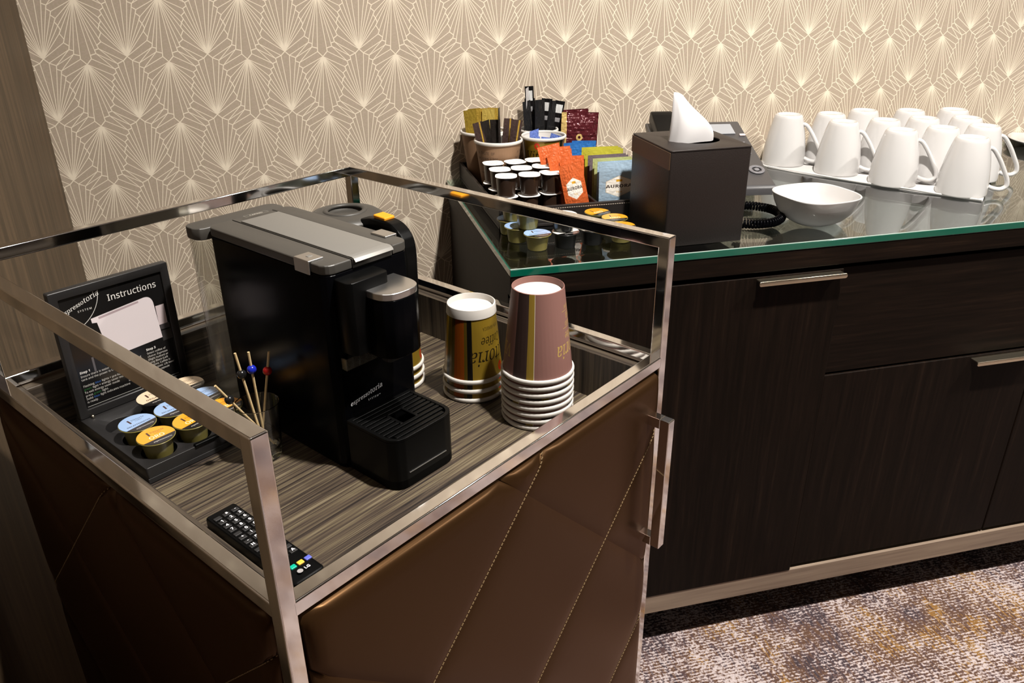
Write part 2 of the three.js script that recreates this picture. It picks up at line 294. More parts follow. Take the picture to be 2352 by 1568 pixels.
{
  const t = 0.016, c = cthing('serving_trolley', 'chrome framed trolley with quilted bronze leather door and wood tray top', 'trolley', CW / 2, CD / 2, undefined, FL);
  for (const [x, z] of [[0, 0], [CW - t, 0], [CW - t, CD - t], [0, CD - t]]) c.put('post', bx(x, x + t, 0.03, HT, -z - t, -z, 0.0018, 3), M.chrome);
  const k = t - 0.004;
  const rails = (name, y, front) => {
    c.put(name, bx(0, t, y - t, y - 0.0001, -CD + k, -k, 0.0018, 3), M.chrome); c.put(name, bx(CW - t, CW, y - t, y - 0.0001, -CD + k, -k, 0.0018, 3), M.chrome);
    c.put(name, bx(k, CW - k, y - t, y - 0.0001, -CD, -CD + t, 0.0018, 3), M.chrome); if (front) c.put(name, bx(k, CW - k, y - t, y - 0.0001, -t, 0, 0.0018, 3), M.chrome);
  };
  rails('top_rail', HT, false); rails('cross_rail', HM, true); rails('cross_rail', 0.09, true);
  const wt = HM - t - 0.002;
  c.put('tray_side', grain(bx(0.012, 0.03, TR - 0.012, wt, -CD + 0.012, -0.012, 0.0008), 'z'), M.zebraWall);
  c.put('tray_side', grain(bx(CW - 0.03, CW - 0.012, TR - 0.012, wt, -CD + 0.012, -0.012, 0.0008), 'y', 0.1), M.zebraWall);
  c.put('tray_side', grain(bx(0.03, CW - 0.03, TR - 0.012, wt, -CD + 0.012, -CD + 0.03, 0.0008), 'x', 0.2), M.zebraWall);
  c.put('tray_side', grain(bx(0.03, CW - 0.03, TR - 0.012, wt, -0.03, -0.012, 0.0008), 'x', 0.05), M.zebraWall);
  c.put('tray_base', grain(bx(0.03, CW - 0.03, TR - 0.012, TR, -CD + 0.03, -0.03, 0), 'x', 0.03), M.zebra);
  // quilted faces: front door and left side; plain ones behind
  const shell = c.put('carcass', bx(0.012, CW - 0.012, 0.092, TR - 0.013, -CD + 0.012, -0.012, 0.001), M.blackMatt);
  const f = quilt(0.018, CW - 0.018, 0.094, 0.733, -0.07, 0.325, 1.0, 0.31);
  const door = c.put('door', bx(0.018, CW - 0.018, 0.094, 0.733, -0.0118, -0.006, 0.0008), M.bronze);
  f.cells.forEach((g) => { g.translate(0, 0, 0.0055); c.put('quilted_pad', g, M.bronze, door); });
  f.stitch.translate(0, 0, 0.0055); c.put('stitching', f.stitch, M.thread, door).userData.kind = 'stuff';
  const hx = 0.548; const handle = merge([bx(hx, hx + 0.014, 0.482, 0.685, 0.026, 0.04, 0.0012), bx(hx, hx + 0.014, 0.671, 0.685, 0.002, 0.0262, 0.0008), bx(hx, hx + 0.014, 0.482, 0.496, 0.002, 0.0262, 0.0008)]);
  c.put('handle', handle, M.chrome, door).userData.label = 'square chrome bar handle';
  const s = quilt(0.018, CD - 0.018, 0.094, 0.733, -0.415, 0.325, 0.75, 0.31);
  const side = c.put('side_panel', bx(0.006, 0.0118, 0.094, 0.733, -CD + 0.018, -0.018, 0.0008), M.bronze);
  const turn = (g) => { g.rotateY(-Math.PI / 2); g.translate(-0.0055, 0, -CD); g.translate(0, 0, 0); return g; };
  // local quilt x runs from the back (left in view) to the front
  s.cells.forEach((g) => c.put('quilted_pad', turn(g), M.bronze, side)); c.put('stitching', turn(s.stitch), M.thread, side).userData.kind = 'stuff';
  c.put('side_panel', bx(CW - 0.0118, CW - 0.003, 0.094, 0.733, -CD + 0.018, -0.018, 0.001), M.bronze);
  c.put('back_panel', bx(0.018, CW - 0.018, 0.094, 0.733, -CD + 0.003, -CD + 0.0118, 0.001), M.bronze);
  for (const [x, z] of [[0.02, 0.02], [CW - 0.02, 0.02], [0.02, CD - 0.02], [CW - 0.02, CD - 0.02]]) {
    const w = lathe([[0.006, -0.011], [0.026, -0.011], [0.03, -0.007], [0.03, 0.007], [0.026, 0.011], [0.006, 0.011]], 20); w.rotateZ(Math.PI / 2); w.translate(x, FL + 0.03, -z);
    c.put('caster', merge([w, bx(x - 0.016, x + 0.016, FL + 0.05, 0.0295, -z - 0.012, -z + 0.012, 0.002), bx(x - 0.0155, x - 0.0125, FL + 0.025, FL + 0.06, -z - 0.01, -z + 0.01, 0.001), bx(x + 0.0125, x + 0.0155, FL + 0.025, FL + 0.06, -z - 0.01, -z + 0.01, 0.001)]), M.blackSatin);
  }
}
function decal(w, h, tw, th, draw, extra = {}) {
  const t = canvasTex(tw, th, (x) => { x.clearRect(0, 0, tw, th); draw(x, tw, th); });
  return [new THREE.PlaneGeometry(w, h), std(0xffffff, 0.5, 0, { map: t, transparent: true, polygonOffset: true, polygonOffsetFactor: -1, ...extra })];
}
const ital = (px) => `italic ${px}px serif`;

// ---------------------------------------------------------------- coffee machine on the tray
{
  const x0 = 0.236, x1 = 0.359, zf = 0.218, zb = 0.455, top = 0.925;
  const c = cthing('coffee_machine', 'black capsule coffee machine with silver top strip and drip tray', 'coffee machine', (x0 + x1) / 2, 0.33);
  const mid = (x0 + x1) / 2;
  const foot = roundRect(x1 - x0, zb - zf, 0.014, mid, (zf + zb) / 2);
  c.put('body', plan(foot, TR + 0.001, top - 0.012, 0.0015, 10), M.black);
  const cr = 0.014, sideCover = (a, b, left) => { const q = new THREE.Shape(); if (left) { q.moveTo(b, zf); q.lineTo(b, zb); q.lineTo(a + cr, zb); q.absarc(a + cr, zb - cr, cr, Math.PI / 2, Math.PI); q.lineTo(a, zf + cr); q.absarc(a + cr, zf + cr, cr, Math.PI, Math.PI * 1.5); } else { q.moveTo(a, zb); q.lineTo(a, zf); q.lineTo(b - cr, zf); q.absarc(b - cr, zf + cr, cr, -Math.PI / 2, 0); q.lineTo(b, zb - cr); q.absarc(b - cr, zb - cr, cr, 0, Math.PI / 2); } q.closePath(); return plan(q, top - 0.0115, top, 0.0022, 8); };
  c.put('top_cover', sideCover(x0, 0.2718, true), M.coverSatin); c.put('top_cover', sideCover(0.3322, x1, false), M.coverSatin); c.put('top_cover', bx(0.2732, 0.3308, top - 0.0115, top - 0.0004, -zb, -zf, 0.0006), M.coverSatin);
  // lid strip with a lip that curls over the front
  const strip = roundRect(0.056, 0.21, 0.001, 0.302, 0.331);
  const sl = c.put('lid_strip', plan(strip, top - 0.0008, top + 0.0012, 0.0005), M.silver);
  const lip = new THREE.Shape(); lip.moveTo(0, 0); lip.lineTo(0.006, 0); lip.quadraticCurveTo(0.0105, -0.0005, 0.0125, -0.0048); lip.lineTo(0.011, -0.005); lip.quadraticCurveTo(0.009, -0.0022, 0.006, -0.002); lip.lineTo(0, -0.002); lip.closePath();
  const lg = extr(lip, 0.056, 0.0003); lg.rotateY(-Math.PI / 2); lg.translate(0.33, top + 0.0012, -0.2262); c.put('lip', lg, M.silver, sl);
  const [lbg, lbm] = decal(0.034, 0.008, 256, 60, (x) => { x.strokeStyle = 'rgb(150,145,135)'; x.lineWidth = 3; x.strokeRect(3, 3, 250, 54); x.fillStyle = 'rgb(190,184,172)'; x.font = '40px sans-serif'; x.textAlign = 'center'; x.fillText('CAPINO', 128, 45); });
  lbg.rotateX(-Math.PI / 2); lbg.translate(0.302, top + 0.0016, -0.4445); c.put('name_plate', lbg, lbm);
  const tabL = merge([bx(x0 - 0.002, x0 + 0.018, top, top + 0.0022, -0.27, -0.243, 0.0009), bx(x0 - 0.0028, x0 - 0.0006, top - 0.014, top + 0.0022, -0.27, -0.243, 0.0009)]);
  const tb = c.put('button_tab', tabL, M.steel); c.put('mark', bx(x0 + 0.006, x0 + 0.012, top + 0.0022, top + 0.0026, -0.259, -0.254, 0.0001), M.silver, tb);
  c.put('button_tab', merge([bx(x1 - 0.015, x1 + 0.002, top, top + 0.0022, -0.27, -0.243, 0.0009), bx(x1 + 0.0006, x1 + 0.0028, top - 0.014, top + 0.0022, -0.27, -0.243, 0.0009)]), M.steel);
  // front: lever block, spout with silver cap, clear comb, logo
  c.put('lever_block', plan(roundRect(0.058, 0.03, 0.008, 0.274, 0.2065), 0.822, 0.909, 0.0015), M.blackSatin);
  const D = new THREE.Shape(); const sx = 0.2955, sr = 0.0285; D.moveTo(sx - sr, 0.21); D.lineTo(sx - sr, 0.186); D.bezierCurveTo(sx - sr, 0.165, sx - sr * 0.7, 0.158, sx, 0.158); D.bezierCurveTo(sx + sr * 0.7, 0.158, sx + sr, 0.165, sx + sr, 0.186); D.lineTo(sx + sr, 0.21); D.closePath();
  const sp = c.put('spout', plan(D, 0.818, 0.8875, 0.001, 16), M.black); c.put('spout_cap', plan(D, 0.8875, 0.896, 0.0015, 16), M.steel, sp);
  c.put('spout_nozzle', plan(roundRect(0.03, 0.016, 0.005, sx, 0.185), 0.806, 0.8185, 0.001), M.blackMatt, sp);
  const comb = []; for (let i = 0; i < 6; i++) comb.push(bx(0.244 + i * 0.0095, 0.2455 + i * 0.0095, 0.801, 0.814, -zf, -zf + 0.008, 0)); comb.push(bx(0.244, 0.2935, 0.8, 0.8012, -zf, -zf + 0.008, 0), bx(0.244, 0.2935, 0.8, 0.814, -zf + 0.008, -zf + 0.0088, 0));
  c.put('clear_comb', merge(comb), M.clear);
  const [g, m] = decal(0.052, 0.024, 620, 286, (x) => { x.fillStyle = 'rgb(232,232,236)'; x.save(); x.translate(6, 222); x.rotate(-0.15); x.font = ital(88); x.fillText('espresso', 0, 0); const lw = x.measureText('espresso').width; x.font = ital(104); x.fillText('toria', lw + 2, 3); x.restore(); x.font = '40px sans-serif'; x.fillText('S Y S T E M ™', 320, 262); });
  g.translate(0.2745, 0.7555, -zf + 0.0006); c.put('printed_logo', g, m);
  // drip tray
  const dx0 = 0.242, dx1 = 0.342, dz0 = 0.136, dt = TR + 0.068; const dm = (dx0 + dx1) / 2;
  const ds = new THREE.Shape(); ds.moveTo(dx0, zf); ds.lineTo(dx0, dz0 + 0.022); ds.quadraticCurveTo(dx0, dz0, dx0 + 0.022, dz0); ds.lineTo(dx1 - 0.022, dz0); ds.quadraticCurveTo(dx1, dz0, dx1, dz0 + 0.022); ds.lineTo(dx1, zf); ds.closePath();
  const rim = ds.clone(); const hole = new THREE.Path(); hole.moveTo(dx0 + 0.005, zf - 0.006); hole.lineTo(dx1 - 0.005, zf - 0.006); hole.lineTo(dx1 - 0.005, dz0 + 0.022); hole.quadraticCurveTo(dx1 - 0.005, dz0 + 0.005, dx1 - 0.022, dz0 + 0.005); hole.lineTo(dx0 + 0.022, dz0 + 0.005); hole.quadraticCurveTo(dx0 + 0.005, dz0 + 0.005, dx0 + 0.005, dz0 + 0.022); hole.closePath(); rim.holes.push(hole);
  const shellShape = ds.clone(); shellShape.holes.push(hole);
  const dtm = c.put('drip_tray', plan(shellShape, TR + 0.0015, dt - 0.004, 0, 12), M.blackSatin); c.put('tray_floor', plan(ds, TR + 0.0016, TR + 0.012, 0, 12), M.blackSatin, dtm);
  c.put('front_groove', merge([bx(dx0 + 0.02, dx1 - 0.02, TR + 0.02, TR + 0.0208, -dz0 - 0.0002, -dz0 + 0.0007, 0)]), M.steel, dtm);
  c.put('grate_rim', plan(rim, dt - 0.0038, dt, 0.0006, 12), M.blackSatin, dtm);
  // grate bars run along the front, with a square opening in the middle
  for (let i = 0; i < 9; i++) {
    const z = dz0 + 0.0105 + i * 0.0077, cut = i >= 3 && i <= 5; const inset = i === 0 ? 0.012 : i === 1 ? 0.0065 : 0.005;
    const spans = cut ? [[dx0 + inset, dm - 0.011], [dm + 0.011, dx1 - inset]] : [[dx0 + inset, dx1 - inset]];
    for (const [a, b] of spans) c.put('grate_bar', bx(a, b, dt - 0.0036, dt - 0.0006, -z - 0.0024, -z + 0.0024, 0.0006), M.blackSatin, dtm);
  }
  for (const xx of [dm - 0.012, dm + 0.012]) c.put('grate_bar', bx(xx - 0.0018, xx + 0.0018, dt - 0.0036, dt - 0.0004, -dz0 - 0.055, -dz0 - 0.028, 0.0006), M.blackSatin, dtm);
  // water tank behind, with its lid
  const tk = roundRect(0.132, 0.034, 0.012, 0.2915, 0.473); const inner = roundRect(0.128, 0.03, 0.01, 0.2915, 0.473); tk.holes.push(inner);
  const tank = c.put('water_tank', plan(tk, TR + 0.004, top - 0.02, 0, 10), M.clear);
  c.put('tank_lid', plan(roundRect(0.134, 0.037, 0.014, 0.2915, 0.475), top - 0.0185, top - 0.003, 0.002, 10), M.coverSatin, tank);
  c.put('tank_floor', plan(roundRect(0.127, 0.029, 0.01, 0.2915, 0.473), TR + 0.005, TR + 0.03, 0.001, 10), M.clear, tank);
}

// ---------------------------------------------------------------- kettle behind the machine
{
  const kx = 0.503, kz = 0.522, c = cthing('electric_kettle', 'black electric kettle with orange switch tab behind the coffee machine', 'kettle', kx, kz);
  const at = (g) => { g.translate(kx, TR, -kz); return g; };
  c.put('power_base', at(lathe([[0, 0.001], [0.064, 0.001], [0.066, 0.004], [0.066, 0.015], [0.06, 0.018], [0, 0.018]], 40)), M.blackSatin);
  c.put('body', at(lathe([[0, 0.0185], [0.062, 0.0185], [0.065, 0.024], [0.0655, 0.06], [0.0645, 0.12], [0.062, 0.17], [0.059, 0.193], [0, 0.193]], 48)), M.black);
  const lid = c.put('lid', at(lathe([[0, 0.2005], [0.022, 0.2005], [0.026, 0.2015], [0.031, 0.2065], [0.034, 0.208], [0.05, 0.2055], [0.058, 0.2], [0.0605, 0.1935], [0, 0.1935]], 48)), M.coverSatin);
  const grip = new THREE.TorusGeometry(0.03, 0.0042, 12, 48); grip.scale(1, 1, 0.7); grip.rotateX(-Math.PI / 2); c.put('lid_grip', (grip.translate(0, 0.2075, 0), at(grip)), M.coverSatin, lid);
  // handle towards the front, square in section
  const path = [[0, 0.196, 0.05], [0, 0.203, 0.085], [0, 0.2, 0.118], [0, 0.185, 0.133], [0, 0.14, 0.136], [0, 0.08, 0.132], [0, 0.05, 0.118], [0, 0.045, 0.06]];
  const sh = roundRect(0.026, 0.02, 0.006); const hg = new THREE.ExtrudeGeometry(sh, { steps: 80, extrudePath: new THREE.CatmullRomCurve3(path.map((p) => V3(...p))), curveSegments: 5, bevelEnabled: false });
  const h = c.put('handle', at(toCreasedNormals(hg, 0.7)), M.blackSatin);
  const tab = new RoundedBoxGeometry(0.02, 0.006, 0.026, 3, 0.002); tab.rotateX(0.05); tab.translate(0, 0.2145, 0.091); c.put('switch_tab', at(tab), std(new THREE.Color().setRGB(0.75, 0.3, 0.01), 0.5), h).userData.label = 'orange switch tab';
}

// ---------------------------------------------------------------- capsules
const lidTex = (bg, ink, name, col) => canvasTex(256, 256, (x) => {
  x.fillStyle = bg; x.fillRect(0, 0, 256, 256);
  x.fillStyle = 'rgb(14,12,12)'; x.beginPath(); x.moveTo(0, 186); x.quadraticCurveTo(128, 176, 256, 168); x.lineTo(256, 256); x.lineTo(0, 256); x.fill();
  x.fillStyle = 'rgb(60,30,24)'; x.fillRect(86, 52, 13, 58); x.fillStyle = ink; x.font = ital(28); x.fillText('Vittoria', 106, 82); x.font = ital(17); x.fillText('Coffee', 128, 102);
  x.fillStyle = col; x.textAlign = 'center'; if (name === 'ORO') { x.font = '54px sans-serif'; x.fillText(name, 128, 162); } else { x.font = `bold ${name.length > 8 ? 23 : 32}px sans-serif`; x.fillText(name, 128, 158); }
  x.fillStyle = 'rgb(225,222,215)'; x.font = ital(21); x.fillText('espressotoria', 140, 216);
});
const POD = {
  decaf: [lidTex('rgb(150,178,216)', 'rgb(40,50,70)', 'DECAFFEINATED', 'rgb(30,42,70)'), [0.19, 0.16, 0.045]],
  oro: [lidTex('rgb(236,158,28)', 'rgb(70,40,10)', 'ORO', 'rgb(246,236,214)'), [0.19, 0.16, 0.045]],
  organic: [lidTex('rgb(222,200,170)', 'rgb(70,50,30)', 'ORGANIC', 'rgb(80,56,36)'), [0.008, 0.007, 0.007]],
  black: [lidTex('rgb(232,228,216)', 'rgb(60,50,40)', 'INTENSO', 'rgb(60,50,40)'), [0.006, 0.006, 0.006]],
};
for (const k in POD) { const [t, c] = POD[k]; POD[k] = { lid: phys({ map: t, roughness: 0.3, clearcoat: 0.5, clearcoatRoughness: 0.15 }), cup: phys({ color: new THREE.Color().setRGB(...c), roughness: 0.3, clearcoat: 0.4 }) }; }
const podCup = lathe([[0, 0], [0.0145, 0], [0.0158, 0.0012], [0.0186, 0.024], [0.0222, 0.0243], [0.0224, 0.0253], [0.0186, 0.0258], [0, 0.0258]], 36);
const podLid = (() => { const g = new THREE.CircleGeometry(0.0218, 36); g.rotateX(-Math.PI / 2); g.translate(0, 0.0261, 0); return g; })();
function pod(kind, label, pos, turn, group, tilt = [0, 0]) {
  const t = thing('coffee_capsule', label, 'capsule', pos, turn, group); mesh('cup', podCup, POD[kind].cup, t); mesh('lid', podLid, POD[kind].lid, t); t.rotation.x = tilt[0]; t.rotation.z = tilt[1]; return t;
}

// ---------------------------------------------------------------- instruction stand with capsules
{
  const x0 = 0.068, x1 = 0.221, z0 = 0.376, z1 = 0.562, bt = TR + 0.022;
  const c = cthing('instruction_stand', 'black instruction sign on a capsule holder board beside coffee machine', 'sign stand', (x0 + x1) / 2, 0.47);
  const xs = [0.099, 0.145, 0.191], zs = [0.404, 0.45, 0.496];
  const s = roundRect(x1 - x0, z1 - z0, 0.002, (x0 + x1) / 2, (z0 + z1) / 2);
  for (const x of xs) for (const z of zs) { const h = new THREE.Path(); h.absarc(x, z, 0.0205, 0, Math.PI * 2, true); s.holes.push(h); }
  const board = c.put('holder_board', plan(s, TR + 0.0075, bt, 0.0006, 28), M.board);
  c.put('holder_base', bx(x0, x1, TR + 0.0005, TR + 0.0073, -z1, -z0, 0.0008), M.blackMatt, board);
  c.put('drawer_grip', bx(0.13, 0.163, bt - 0.001, bt + 0.003, -z0 - 0.004, -z0 + 0.002, 0.0014), M.blackSatin, board);
  const f0 = bt + 0.0005, f1 = 0.862, zf = 0.546; // upright framed sign
  const fr = roundRect(x1 - x0, f1 - f0, 0.002, (x0 + x1) / 2, (f0 + f1) / 2), hole = roundRect(x1 - x0 - 0.022, f1 - f0 - 0.022, 0.001, (x0 + x1) / 2, (f0 + f1) / 2); fr.holes.push(hole);
  const fg = extr(fr, 0.011, 0.0014); fg.translate(0, 0, -zf - 0.0096); const frame = c.put('sign_frame', fg, M.board);
  for (const hx of [x0 + 0.014, x1 - 0.014]) { const k = new THREE.SphereGeometry(0.0022, 10, 8); k.translate(hx, bt + 0.002, -zf + 0.0035); c.put('hinge_pin', k, M.brass, frame); }
  const pw = x1 - x0 - 0.021, ph = f1 - f0 - 0.021;
  const [g, m] = decal(pw, ph, 720, Math.round(720 * ph / pw), (x, w, h) => {
    x.fillStyle = 'rgb(20,19,19)'; x.fillRect(0, 0, w, h);
    x.strokeStyle = 'rgb(215,212,206)'; x.lineWidth = 4; x.beginPath(); x.arc(-10, -20, 280, 0.1, 1.35); x.stroke();
    x.fillStyle = 'rgb(225,222,216)'; x.save(); x.translate(8, 126); x.rotate(-0.32); x.font = ital(40); x.fillText('espresso', 0, 0); const lw = x.measureText('espresso').width; x.font = ital(50); x.fillText('toria', lw + 1, 2); x.restore(); x.font = '20px sans-serif'; x.fillText('S Y S T E M', 110, 128);
    x.font = '66px sans-serif'; x.fillText('Instructions', 318, 108);
    x.fillStyle = 'rgb(216,206,208)'; x.beginPath(); x.moveTo(180, 196); x.lineTo(560, 160); x.quadraticCurveTo(618, 156, 626, 220); x.lineTo(640, 500); x.lineTo(250, 520); x.lineTo(214, 236); x.lineTo(182, 230); x.closePath(); x.fill();
    x.fillStyle = 'rgb(168,150,154)'; x.beginPath(); x.moveTo(230, 200); x.lineTo(520, 172); x.lineTo(522, 186); x.lineTo(232, 216); x.fill();
    x.fillStyle = 'rgb(196,182,184)'; x.fillRect(634, 250, 66, 150); x.fillStyle = 'rgb(70,66,68)'; x.fillRect(640, 400, 70, 40); x.fillStyle = 'rgb(90,86,88)'; x.fillRect(120, 470, 14, 110); x.fillStyle = 'rgb(54,52,52)'; x.fillRect(640, 450, 76, 80);
    const col = (X, Y, head, ls) => { x.fillStyle = 'rgb(235,232,228)'; x.font = 'bold 25px sans-serif'; x.fillText(head, X, Y); ls.forEach((l, i) => { let cx = X; x.font = '21px sans-serif'; for (const w of l.split(' ')) { x.fillStyle = w === 'blue' ? 'rgb(60,110,190)' : w === 'green' ? 'rgb(50,120,60)' : 'rgb(214,210,204)'; x.fillText(w, cx, Y + 29 + i * 25); cx += x.measureText(w + ' ').width; } }); };
    col(20, 566, 'Step 1', ['Ensure there is water in the', 'tank and the power is ON.', '', 'Flashing blue lights = pre-heating', 'green light = energy saver mode', 'To exit energy saver mode', 'press green light.', 'Solid blue light indicates machine', 'is ready.'].map((s) => s.slice(0, 36)));
    col(330, 566, 'Step 2', ['Lift operating', 'lever, insert', 'capsule into the', 'opening.', '', 'Close operating', 'lever completely.']);
    col(500, 566, 'Step 3', ['Select coffee of', 'choice: Espresso', '(Right button) or', 'Long Black (Left', 'button). Coffee is', 'dispensed. Lift lever', 'to eject capsule']);
    x.fillStyle = 'rgb(200,198,192)'; x.fillRect(16, h - 16, w - 32, 3);
  }, { roughness: 0.25 });
  g.translate((x0 + x1) / 2, (f0 + f1) / 2, -zf - 0.004); c.put('printed_sheet', g, m, frame);
  const bk = bx(x0 + 0.004, x1 - 0.004, f0 + 0.004, f1 - 0.004, -zf - 0.0092, -zf - 0.005, 0); c.put('backing', bk, M.blackMatt, frame);
  const gp = 'capsules in the holder board';
  const P = [['oro', 0, 0, 'orange capsule at the front left of the black holder board'], ['oro', 1, 0, 'orange capsule in the middle of the front holder row'], ['oro', 2, 0, 'orange capsule at the right of the holder beside the tumbler'],
    ['decaf', 0, 1, 'blue decaffeinated capsule beside the empty hole of the holder board'], ['decaf', 1, 1, 'blue decaffeinated capsule in the centre of the holder board'], ['decaf', 2, 1, 'blue decaffeinated capsule on the right of the holder beside coffee machine'],
    ['organic', 1, 2, 'beige capsule in the middle of the back holder row'], ['organic', 2, 2, 'beige capsule at the back right corner of the holder']];
  for (const [k, i, j, l] of P) pod(k, l, cartWorld(xs[i], zs[j], TR + 0.0165), CA + rr(-0.08, 0.08), gp);
}

// ---------------------------------------------------------------- tumbler with cocktail picks
{
  const tx = 0.192, tz = 0.325, R = 0.0268;
  const c = cthing('glass_tumbler', 'small clear glass tumbler holding beaded cocktail picks', 'tumbler', tx, tz);
  const prof = [[0, 0.0005], [0.019, 0.0005], [0.0205, 0.002], [0.0225, 0.02], [R, 0.075], [R - 0.0004, 0.0758], [R - 0.0012, 0.075], [0.0208, 0.02], [0.019, 0.009], [0, 0.0085]];
  const g = lathe(prof, 40); g.translate(tx, TR, -tz); c.put('vessel', g, M.tumbler);
  const beads = { black: std(new THREE.Color().setRGB(0.01, 0.01, 0.01), 0.2), blue: std(new THREE.Color().setRGB(0.01, 0.02, 0.35), 0.2), red: std(new THREE.Color().setRGB(0.4, 0.008, 0.008), 0.2) };
  // top and foot of each pick in trolley coordinates
  const picks = [['black', [0.1775, 0.811, 0.329], [0.1915, 0.6775, 0.321], 0.79, 'thin wooden pick with black bead standing upright in tumbler'], ['blue', [0.1935, 0.807, 0.327], [0.1975, 0.6775, 0.329], 0.82, 'thin wooden pick with blue bead standing in the tumbler'],
    ['red', [0.217, 0.8, 0.322], [0.194, 0.6775, 0.333], 0.8, 'thin wooden pick with red bead standing in the tumbler'], ['black', [0.143, 0.785, 0.322], [0.2045, 0.6775, 0.3215], 0.775, 'wooden pick with black bead leaning far left out of tumbler']];
  for (const [k, a, b, f, label] of picks) {
    const A = V3(...cartWorld(a[0], a[2], a[1])), B = V3(...cartWorld(b[0], b[2], b[1])), d = A.clone().sub(B), len = d.length();
    const t = thing('cocktail_pick', label, 'pick', B.toArray(), 0, 'picks in the tumbler'); t.quaternion.setFromUnitVectors(V3(0, 1, 0), d.clone().normalize());
    const st = new THREE.CylinderGeometry(0.0015, 0.0014, len, 8); st.translate(0, len / 2, 0); mesh('stick', st, M.bamboo, t);
    const bd = new THREE.SphereGeometry(0.0056, 20, 14); bd.translate(0, len * f, 0); mesh('bead', bd, beads[k], t);
  }
}

// ---------------------------------------------------------------- remote control
{
  const c = cthing('remote_control', 'black television remote with coloured keys in the tray corner', 'remote', 0.084, 0.167);
  const x0 = 0.066, x1 = 0.102, z0 = 0.0865, z1 = 0.247, y1 = TR + 0.018;
  c.put('shell', plan(roundRect(x1 - x0, z1 - z0, 0.004, (x0 + x1) / 2, (z0 + z1) / 2), TR + 0.001, y1, 0.003, 6), M.blackSatin);
  const key = new RoundedBoxGeometry(0.0082, 0.0018, 0.0056, 2, 0.0007), km = M.blackMatt;
  const glyphs = [['⏻', 'a', '-'], ['1', '2', '3'], ['4', '5', '6'], ['7', '8', '9'], ['≡', '0', 'Q'], ['+', 'i', '∧'], ['-', 'm', '∨'], ['H', '▲', '♥'], ['◀', '●', '▶'], ['B', '▼', 'X'], ['■', '▶', '‖'], ['R', 'T', 'A']];
  glyphs.forEach((row, r) => row.forEach((_, k) => { const g = key.clone(); g.translate(x0 + 0.0075 + k * 0.0105, y1 + 0.0004, -(z1 - 0.014 - r * 0.0095)); c.put('key', g, km); }));
  const cc = [[0.42, 0.01, 0.01], [0.0, 0.36, 0.24], [0.8, 0.45, 0.05], [0.1, 0.12, 0.5]], ckey = new RoundedBoxGeometry(0.0068, 0.0022, 0.0056, 2, 0.0009);
  cc.forEach((q, k) => { const g = ckey.clone(); g.translate(x0 + 0.0048 + k * 0.0089, y1 + 0.0006, -(z0 + 0.0215)); c.put('colour_key', g, std(new THREE.Color().setRGB(...q), 0.4)).userData.label = ['red key', 'green key', 'yellow key', 'blue key'][k]; });
  const [g, m] = decal(x1 - x0, z1 - z0, 288, 1284, (x, w, h) => {
    x.fillStyle = 'rgb(236,234,238)'; x.textAlign = 'center'; x.font = 'bold 46px sans-serif';
    glyphs.forEach((row, r) => row.forEach((s, k) => x.fillText(s, (0.0075 + k * 0.0105) / (x1 - x0) * w, (0.014 + r * 0.0095) / (z1 - z0) * h + 17)));
    x.font = 'bold 42px sans-serif'; x.fillText('LG', 178, h - 62); x.fillStyle = 'rgb(150,146,146)'; x.beginPath(); x.arc(112, h - 78, 24, 0, 7); x.fill();
  });
  g.rotateX(-Math.PI / 2); g.translate((x0 + x1) / 2, y1 + 0.0016, -(z0 + z1) / 2); c.put('key_print', g, m);
}

// ---------------------------------------------------------------- paper cups
const ORD = ['topmost', 'second', 'third', 'fourth', 'fifth', 'sixth', 'seventh', 'lowest'];
function cupKind(h, rb, rt, bodyMat, band, heelMat = M.cupWhite) {
  // upright cup: foot at y = 0, rolled rim at y = h
  const wall = lathe([[rb, 0.0005], [rt, h - 0.002]], 48), heel = lathe([[rb - 0.0016, 0.0085], [rb - 0.0013, 0.0002], [rb - 0.0006, -0.0001], [rb, 0.0005]], 48), lining = lathe([[0, 0.009], [rb - 0.0009, 0.009], [rt - 0.0011, h - 0.002]], 48);
  const rim = new THREE.TorusGeometry(rt + 0.0004, 0.0021, 10, 48); rim.scale(1, 1, 1.55); rim.rotateX(Math.PI / 2); rim.translate(0, h - 0.0033, 0);
  const base = lathe([[rb - 0.0016, 0.0084], [0, 0.0084]], 48), hm = band ? M.cupWhite : heelMat;
  const collar = band ? lathe([[rb - 0.0002, 0.0003], [rb + 0.0009, 0.0006], [rb + 0.0021, 0.0135], [rb + 0.001, 0.014]], 48) : null;
  return (t) => { mesh('wall', wall, bodyMat, t); mesh('lining', lining, M.cupWhite, t); mesh('rim', rim, M.cupWhite, t); mesh('base', base, M.cupWhite, t); mesh('heel', heel, hm, t); if (collar) mesh('collar', collar, M.cupWhite, t); };
}
const gold = 'rgb(138,112,34)';
